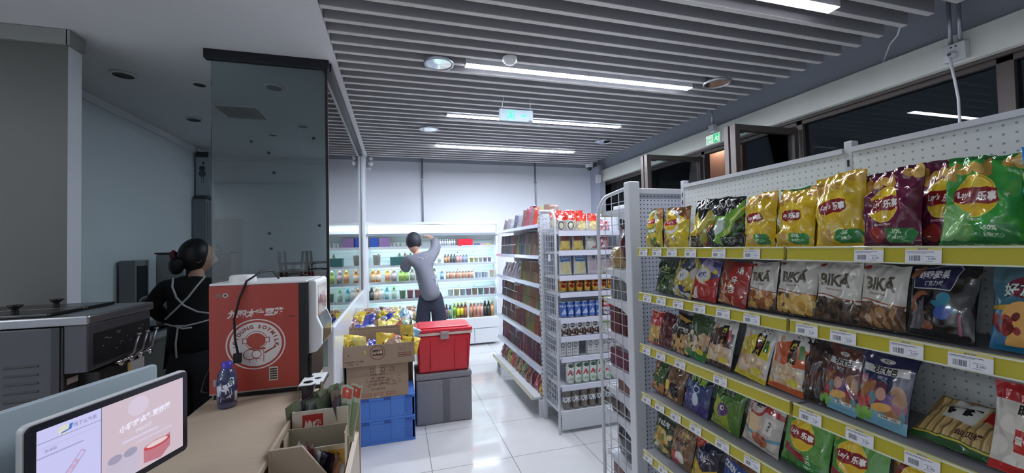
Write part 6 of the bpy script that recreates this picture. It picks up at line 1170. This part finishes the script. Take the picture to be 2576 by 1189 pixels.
MB().box(-2.34, -1.98, 6.10, 6.148, 0, 2.05).build('door_leaf', [mat('grey_door_paint', (150, 158, 164), .45)], t); b = MB(); b.tube([(-2.03, 6.10, 1.70 - .1), (-2.03, 6.07, 1.60), (-2.10, 6.07, 1.60)], .009); b.build('door_handle', [M_BLACK], t)
b = MB(); b.prism([(-2.30, 1.62), (-2.20, 1.62), (-2.25, 1.72)], 6.094, 6.099, 'Y'); s_ = b.build('warning_sign', [M_BLACK], t); b = MB(); b.prism([(-2.287, 1.628), (-2.213, 1.628), (-2.25, 1.703)], 6.092, 6.094, 'Y'); b.build('sign_face', [mat('warning_yellow', (206, 190, 80), .5)], s_); b = MB(); b.prism([(-2.252, 1.69), (-2.262, 1.66), (-2.25, 1.66), (-2.256, 1.636), (-2.24, 1.668), (-2.25, 1.668)], 6.09, 6.092, 'Y'); b.build('lightning_bolt', [M_BLACK], s_)
# table with upturned stools behind the glass
t = thing('round_table', 'brown round table top behind the glass partition', 'table', (-.82, 4.45, 0)); MB().lathe([(.001, 1.24), (.30, 1.24), (.31, 1.25), (.31, 1.275), (.001, 1.28)], (-.86, 4.45, 0), 36).build('table_top', [mat('brown_table', (116, 88, 76), .5, var=.1)], t); MB().lathe([(.18, 0), (.18, .02), (.03, .04), (.03, 1.24), (.05, 1.24)], (-.86, 4.45, 0), 20).build('pedestal', [M_BLACK], t)
BK = mat('dark_stained_wood', (34, 28, 28), .4)
for j, (ox, oy) in enumerate(((-.98, 4.40), (-.76, 4.50))):
    t = thing('upturned_stool', 'dark wooden stool turned upside down on the table, %s one' % ('outer', 'inner')[j], 'stool', (ox, oy, 1.282), 'upturned stools')
    MB().box(ox - .11, ox + .11, oy - .11, oy + .11, 1.281, 1.305).build('seat', [BK], t, bevel=.004)
    for sx in (-1, 1):
        for sy in (-1, 1): b = MB(); b.tube([(ox + sx * .08, oy + sy * .08, 1.305), (ox + sx * .105, oy + sy * .105, 1.60)], .014, 6); b.build('leg', [BK], t)
    b = MB(); [b.box(ox - .09, ox + .09, oy + sy * .095 - .006, oy + sy * .095 + .006, z, z + .02) for sy in (-1, 1) for z in (1.40, 1.47)]; b.build('stretcher', [BK], t)
b = MB().box(-1.06, -.90, 4.20, 4.28, 1.281, 1.35); tag(b.build('white_carton', [M_WPLAS], org='base', bevel=.003), 'small white carton on the round table edge', 'carton')
b = MB().box(-.60, -.575, 4.3, 5.0, 1.071, 1.62); tag(b.build('dark_board', [mat('smoked_board', (48, 58, 60), .3)], org='base'), 'dark upright board standing on the sill behind the side glass', 'board')

# ------------------------------------------------------------------ people
SKIN = mat('skin', (206, 160, 136), .5); HAIR = mat('black_hair', (18, 16, 18), .45)
def skinned(verts, edges, rad, sub=2):
    me = bpy.data.meshes.new('skeleton'); me.from_pydata(verts, edges, []); o = bpy.data.objects.new('skeleton', me); C.objects.link(o)
    sk = o.modifiers.new('s', 'SKIN'); sk.use_smooth_shade = True; sk.branch_smoothing = .6
    for i, r in enumerate(rad): me.skin_vertices[0].data[i].radius = r if isinstance(r, tuple) else (r, r)
    me.skin_vertices[0].data[0].use_root = True
    s = o.modifiers.new('d', 'SUBSURF'); s.levels = sub; s.render_levels = sub
    dg = bpy.context.evaluated_depsgraph_get(); dg.update(); m2 = bpy.data.meshes.new_from_object(o.evaluated_get(dg))
    V = [tuple(v.co) for v in m2.vertices]; F = [tuple(p.vertices) for p in m2.polygons]
    bpy.data.objects.remove(o); bpy.data.meshes.remove(me); bpy.data.meshes.remove(m2); return V, F
def addm(b, VF, m=0):
    k = len(b.v); b.v += VF[0]
    for f_ in VF[1]: b.face([k + i for i in f_], m, None, True)
def chain(ch):
    vs, es, rs = [], [], []
    for c in ch:
        pre = None
        for p in c:
            if isinstance(p, int): pre = p; continue
            vs.append(p[:3]); rs.append(p[3] if len(p) == 4 else (p[3], p[4]))
            if pre is not None: es.append((pre, len(vs) - 1))
            pre = len(vs) - 1
    return vs, es, rs
def head(b, c, yaw, r=1.0, nod=0.0):
    """face towards local -Y turned by yaw; eyes half way up, nose, lips, ears, jaw"""
    M = Matrix.Translation(c) @ Matrix.Rotation(yaw, 4, 'Z') @ Matrix.Rotation(nod, 4, 'X') @ Matrix.Scale(r, 4)
    def pt(u, v):
        an = 2 * PI * u; ph = PI * (v - .5); x = math.cos(ph) * math.sin(an); y = math.cos(ph) * math.cos(an); z = math.sin(ph)
        sx, sy, sz = .078, .098, .122
        if z < 0: sx *= 1 + .28 * z; sy *= 1 + .16 * z
        p = Vector((x * sx, y * sy, z * sz))
        if y < 0:
            fx = math.exp(-(p.x / .014) ** 2)
            p.y -= .022 * fx * math.exp(-((p.z + .012) / .022) ** 2) + .008 * fx * math.exp(-((p.z - .01) / .03) ** 2)
            p.y -= .007 * math.exp(-(p.x / .024) ** 2) * math.exp(-((p.z + .052) / .010) ** 2); p.y -= .008 * math.exp(-(p.x / .03) ** 2) * math.exp(-((p.z + .09) / .016) ** 2)
            for s in (-1, 1): p.y += .008 * math.exp(-((p.x - s * .032) / .016) ** 2) * math.exp(-((p.z - .006) / .012) ** 2)
        return M @ p
    b.grid(pt, 36, 28, 0)
    for s in (-1, 1):
        b.grid(lambda u, v: M @ Vector((s * (.078 + .012 * math.sin(PI * v)), .012 + .018 * math.cos(2 * PI * u) * math.sin(PI * v) , -.008 + .032 * math.sin(2 * PI * u) * math.sin(PI * v) )), 12, 6, 0)
        b.grid(lambda u, v: M @ Vector((s * .032 + .011 * math.sin(2 * PI * u) * math.sin(PI * v), -.083 - .006 * math.sin(PI * v), .006 + .007 * math.cos(2 * PI * u) * math.sin(PI * v))), 10, 5, 1)
    b.grid(lambda u, v: M @ Vector((.02 * math.sin(2 * PI * u) * v, -.0955 - .004 * (1 - v), -.052 + .005 * math.cos(2 * PI * u) * v)), 10, 2, 2)
    return M
def hand(b, w, d, up, s=1, curl=.5):
    """palm and five unequal fingers from wrist w along direction d; up = back of the hand normal"""
    d = Vector(d).normalized(); up = Vector(up); up = (up - d * up.dot(d)).normalized(); r = d.cross(up) * s; w = Vector(w)
    P = lambda a, o_, h_: tuple(w + d * a + r * o_ + up * h_)
    ch = [[P(0, 0, 0) + ((.026, .019),)[0], P(.04, 0, 0) + (.036, .016), P(.085, 0, 0) + (.038, .014)]]
    addm(b, skinned(*chain(ch)))
    for o_, L_ in ((-.030, .062), (-.010, .075), (.011, .07), (.030, .056)):
        c1 = curl; q = [P(.075, o_, 0) + (.0092,), P(.095 + L_ * .35, o_ * 1.05, -L_ * .12 * c1) + (.0088,), P(.095 + L_ * .65, o_ * 1.08, -L_ * .42 * c1) + (.0080,), P(.095 + L_ * .8, o_ * 1.08, -L_ * .75 * c1) + (.0066,)]
        addm(b, skinned(*chain([q])))
    addm(b, skinned(*chain([[P(.02, -.028, 0) + (.013,), P(.045, -.052, -.01) + (.0105,), P(.075, -.060, -.02) + (.0085,)]])))
# person at the fridge, seen from behind, right arm raised
t = thing('person', 'person in a grey sweater and dark trousers reaching into the fridge, seen from behind', 'person', (.44, 5.86, 0))
body_ch = [[(.45, 5.86, .95, .14, .10), (.42, 5.87, 1.10, .14, .09), (.37, 5.89, 1.30, .15, .09), (.33, 5.92, 1.43, .13, .08), (.29, 5.93, 1.53, .055), (.25, 5.93, 1.60, .05)],
           [3, (.50, 5.93, 1.48, .07), (.56, 6.05, 1.60, .052), (.55, 6.18, 1.72, .042), (.50, 6.34, 1.77, .034), (.47, 6.42, 1.79, .026)],
           [3, (.17, 5.94, 1.45, .065), (.10, 5.99, 1.33, .048), (.13, 6.10, 1.30, .042), (.22, 6.26, 1.40, .03), (.25, 6.32, 1.42, .026)],
           [0, (.37, 5.87, .86, .08), (.34, 5.88, .50, .065), (.33, 5.87, .10, .045)], [0, (.54, 5.86, .86, .08), (.57, 5.87, .50, .065), (.58, 5.86, .10, .045)]]
b = MB(); addm(b, skinned(*chain(body_ch))); M = head(b, (.235, 5.95, 1.675), PI + .25, 1.18, nod=.25); hand(b, (.47, 6.42, 1.79), (-.3, 1, .1), (0, 0, 1), 1, .7); hand(b, (.25, 6.32, 1.42), (.4, 1, .3), (0, 0, 1), -1, .7)
b.build('body', [SKIN, M_BLACK, mat('lips', (170, 96, 90), .5)], t)
b = MB(); b.grid(lambda u, v: M @ Vector((.092 * math.cos(PI * (v - .5)) * math.sin(2 * PI * u), .012 + .108 * math.cos(PI * (v - .5)) * math.cos(2 * PI * u) * (1 if math.cos(2 * PI * u) > 0 else .72), .028 + .112 * math.sin(PI * (v - .5)))), 28, 20); b.build('hair', [mat('dark_grey_hair', (40, 42, 52), .6)], t)
SW = mat('grey_sweater', (116, 118, 130), .85, bump=.4, bscale=160); SWD = mat('dark_grey_apron', (112, 116, 130), .8)
sw = [[(.47, 5.86, .84, .225, .16), (.45, 5.86, .98, .225, .15), (.41, 5.88, 1.14, .215, .145), (.37, 5.89, 1.30, .215, .145), (.33, 5.92, 1.45, .19, .13), (.30, 5.93, 1.525, .09, .085)],
      [4, (.50, 5.93, 1.50, .105), (.56, 6.02, 1.60, .085), (.56, 6.15, 1.70, .07), (.545, 6.20, 1.735, .06)],
      [4, (.17, 5.94, 1.45, .105), (.10, 5.98, 1.34, .085), (.12, 6.09, 1.30, .07), (.17, 6.16, 1.34, .058)]]
b = MB(); addm(b, skinned(*chain(sw))); s_ = b.build('sweater', [SW], t)
b = MB()
for i in range(5): z = 1.03 + i * .035; b.tube([(.30, 5.745, z), (.40, 5.725, z + .008), (.52, 5.725, z - .01)], .004, 6)
b.build('sweater_folds', [SW], s_)
pn = [[(.46, 5.86, .86, .20, .145), (.46, 5.86, 1.06, .18, .125)], [0, (.355, 5.87, .76, .135), (.345, 5.88, .48, .105), (.335, 5.87, .09, .08)], [0, (.565, 5.86, .76, .135), (.58, 5.87, .48, .105), (.585, 5.86, .09, .08)]]
b = MB(); addm(b, skinned(*chain(pn))); b.build('trousers', [mat('navy_black_trousers', (44, 48, 66), .8)], t)
for x_ in (.335, .585): b = MB(); b.box(x_ - .05, x_ + .05, 5.81, 6.07, 0, .09); b.build('shoe', [M_BLACK], t, bevel=.03, seg=3)
ST_ = mat('pale_apron_strap', (176, 184, 200), .7)
b = MB(); b.tube([(.40, 5.86, 1.545), (.405, 5.80, 1.47), (.39, 5.765, 1.35), (.34, 5.75, 1.22)], .007, 6); b.tube([(.22, 5.86, 1.50), (.33, 5.79, 1.46), (.46, 5.79, 1.41), (.54, 5.83, 1.37)], .006, 6); b.tube([(.27, 5.77, 1.10), (.40, 5.735, 1.10), (.50, 5.745, 1.14), (.58, 5.80, 1.20)], .007, 6); b.tube([(.53, 5.745, 1.16), (.53, 5.74, 1.08), (.535, 5.74, 1.0)], .009, 6); b.build('apron_straps', [ST_], t)
# worker in the kitchen, back to the camera, face turned to the side
t = thing('person', 'person in black with white crossed apron straps standing at the sink, seen from behind', 'person', (-1.50, 3.62, 0))
wb = [[(-1.50, 3.62, .92, .10, .07), (-1.51, 3.62, 1.08, .115, .08), (-1.52, 3.62, 1.25, .12, .08), (-1.51, 3.63, 1.36, .10, .06), (-1.48, 3.64, 1.44, .048), (-1.465, 3.65, 1.50, .045)],
      [3, (-1.655, 3.60, 1.36, .055), (-1.745, 3.58, 1.22, .043), (-1.71, 3.68, 1.12, .038), (-1.62, 3.80, 1.08, .028)],
      [3, (-1.36, 3.67, 1.36, .055), (-1.30, 3.75, 1.20, .043), (-1.34, 3.92, 1.12, .035), (-1.42, 4.02, 1.12, .027)],
      [0, (-1.57, 3.62, .84, .07), (-1.58, 3.63, .48, .06), (-1.58, 3.62, .09, .045)], [0, (-1.43, 3.62, .84, .07), (-1.41, 3.63, .48, .06), (-1.41, 3.62, .09, .045)]]
b = MB(); addm(b, skinned(*chain(wb))); M = head(b, (-1.475, 3.66, 1.565), PI / 2 + .5, nod=.1); hand(b, (-1.62, 3.80, 1.08), (.6, .7, -.1), (0, -.3, 1), 1, .8); hand(b, (-1.42, 4.02, 1.12), (-.6, .7, -.1), (0, -.3, 1), -1, .8)
b.build('body', [SKIN, M_BLACK, mat('lips')], t)
b = MB(); b.grid(lambda u, v: M @ Vector((.098 * math.cos(PI * (v - .5)) * math.sin(2 * PI * u), .02 + .115 * math.cos(PI * (v - .5)) * math.cos(2 * PI * u) * (1 if math.cos(2 * PI * u) > 0 else .74), .022 + .13 * math.sin(PI * (v - .5)))), 28, 20); addm(b, skinned(*chain([[tuple(M @ Vector((0, .10, -.0))) + (.075,), tuple(M @ Vector((0, .135, -.07))) + (.06,), tuple(M @ Vector((0, .13, -.14))) + (.035,)]]))); hr = b.build('hair', [HAIR], t)
b = MB(); b.lathe([(.03, -.012), (.04, 0), (.03, .012)], tuple(M @ Vector((.0, .155, .01))), 14, ax='X'); b.build('hair_tie', [mat('dusty_red_cloth', (120, 60, 66), .8)], hr)
TP_ = mat('black_jersey', (20, 20, 24), .85)
tw = [[(-1.50, 3.62, .82, .19, .155), (-1.50, 3.62, 1.0, .17, .135), (-1.51, 3.62, 1.10, .15, .115), (-1.52, 3.62, 1.25, .175, .125), (-1.51, 3.63, 1.37, .16, .115), (-1.485, 3.64, 1.43, .07, .07)],
      [4, (-1.66, 3.60, 1.36, .075), (-1.745, 3.58, 1.22, .06), (-1.71, 3.68, 1.12, .052), (-1.65, 3.76, 1.09, .042)], [4, (-1.355, 3.67, 1.36, .075), (-1.295, 3.75, 1.20, .06), (-1.335, 3.92, 1.12, .05), (-1.39, 3.98, 1.12, .04)]]
b = MB(); addm(b, skinned(*chain(tw))); b.build('top', [TP_], t)
tr = [[(-1.50, 3.62, .86, .165, .13), (-1.50, 3.62, .98, .15, .12)], [0, (-1.585, 3.62, .76, .125), (-1.585, 3.63, .48, .09), (-1.58, 3.62, .08, .065)], [0, (-1.415, 3.62, .76, .125), (-1.41, 3.63, .48, .09), (-1.41, 3.62, .08, .065)]]
b = MB(); addm(b, skinned(*chain(tr))); b.build('trousers', [mat('charcoal_trousers', (46, 48, 54), .8)], t)
b = MB(); b.grid(lambda u, v: Vector((-1.51 + (.17 + .03 * v) * math.cos(-PI * .05 - PI * 1.0 * u + PI), 3.63 + (.14 + .03 * v) * math.sin(PI * (u * .9 + .05)) , 1.05 - v * .32)), 20, 8); b.build('apron_skirt', [mat('black_apron', (26, 26, 30), .85)], t)
for x_ in (-1.58, -1.41): b = MB(); b.box(x_ - .045, x_ + .045, 3.57, 3.81, 0, .08); b.build('shoe', [M_BLACK], t, bevel=.025, seg=3)
STW = mat('white_apron_strap', (206, 206, 210), .7)
b = MB()
def ribbon(pts, w=.011):
    b.tube(pts, w * .6, 6)
ribbon([(-1.60, 3.56, 1.42), (-1.585, 3.515, 1.36), (-1.55, 3.495, 1.28), (-1.50, 3.49, 1.22), (-1.42, 3.495, 1.17), (-1.36, 3.53, 1.15)]); ribbon([(-1.40, 3.56, 1.42), (-1.43, 3.515, 1.36), (-1.48, 3.50, 1.28), (-1.53, 3.49, 1.22), (-1.59, 3.50, 1.16), (-1.64, 3.54, 1.12)])
ribbon([(-1.64, 3.54, 1.09), (-1.58, 3.505, 1.075), (-1.50, 3.495, 1.07), (-1.42, 3.505, 1.085), (-1.36, 3.54, 1.10)]); ribbon([(-1.55, 3.49, 1.07), (-1.50, 3.475, 1.055), (-1.45, 3.48, 1.06)]); ribbon([(-1.54, 3.49, 1.065), (-1.545, 3.47, .95), (-1.535, 3.46, .85)]); b.build('apron_straps', [STW], t)
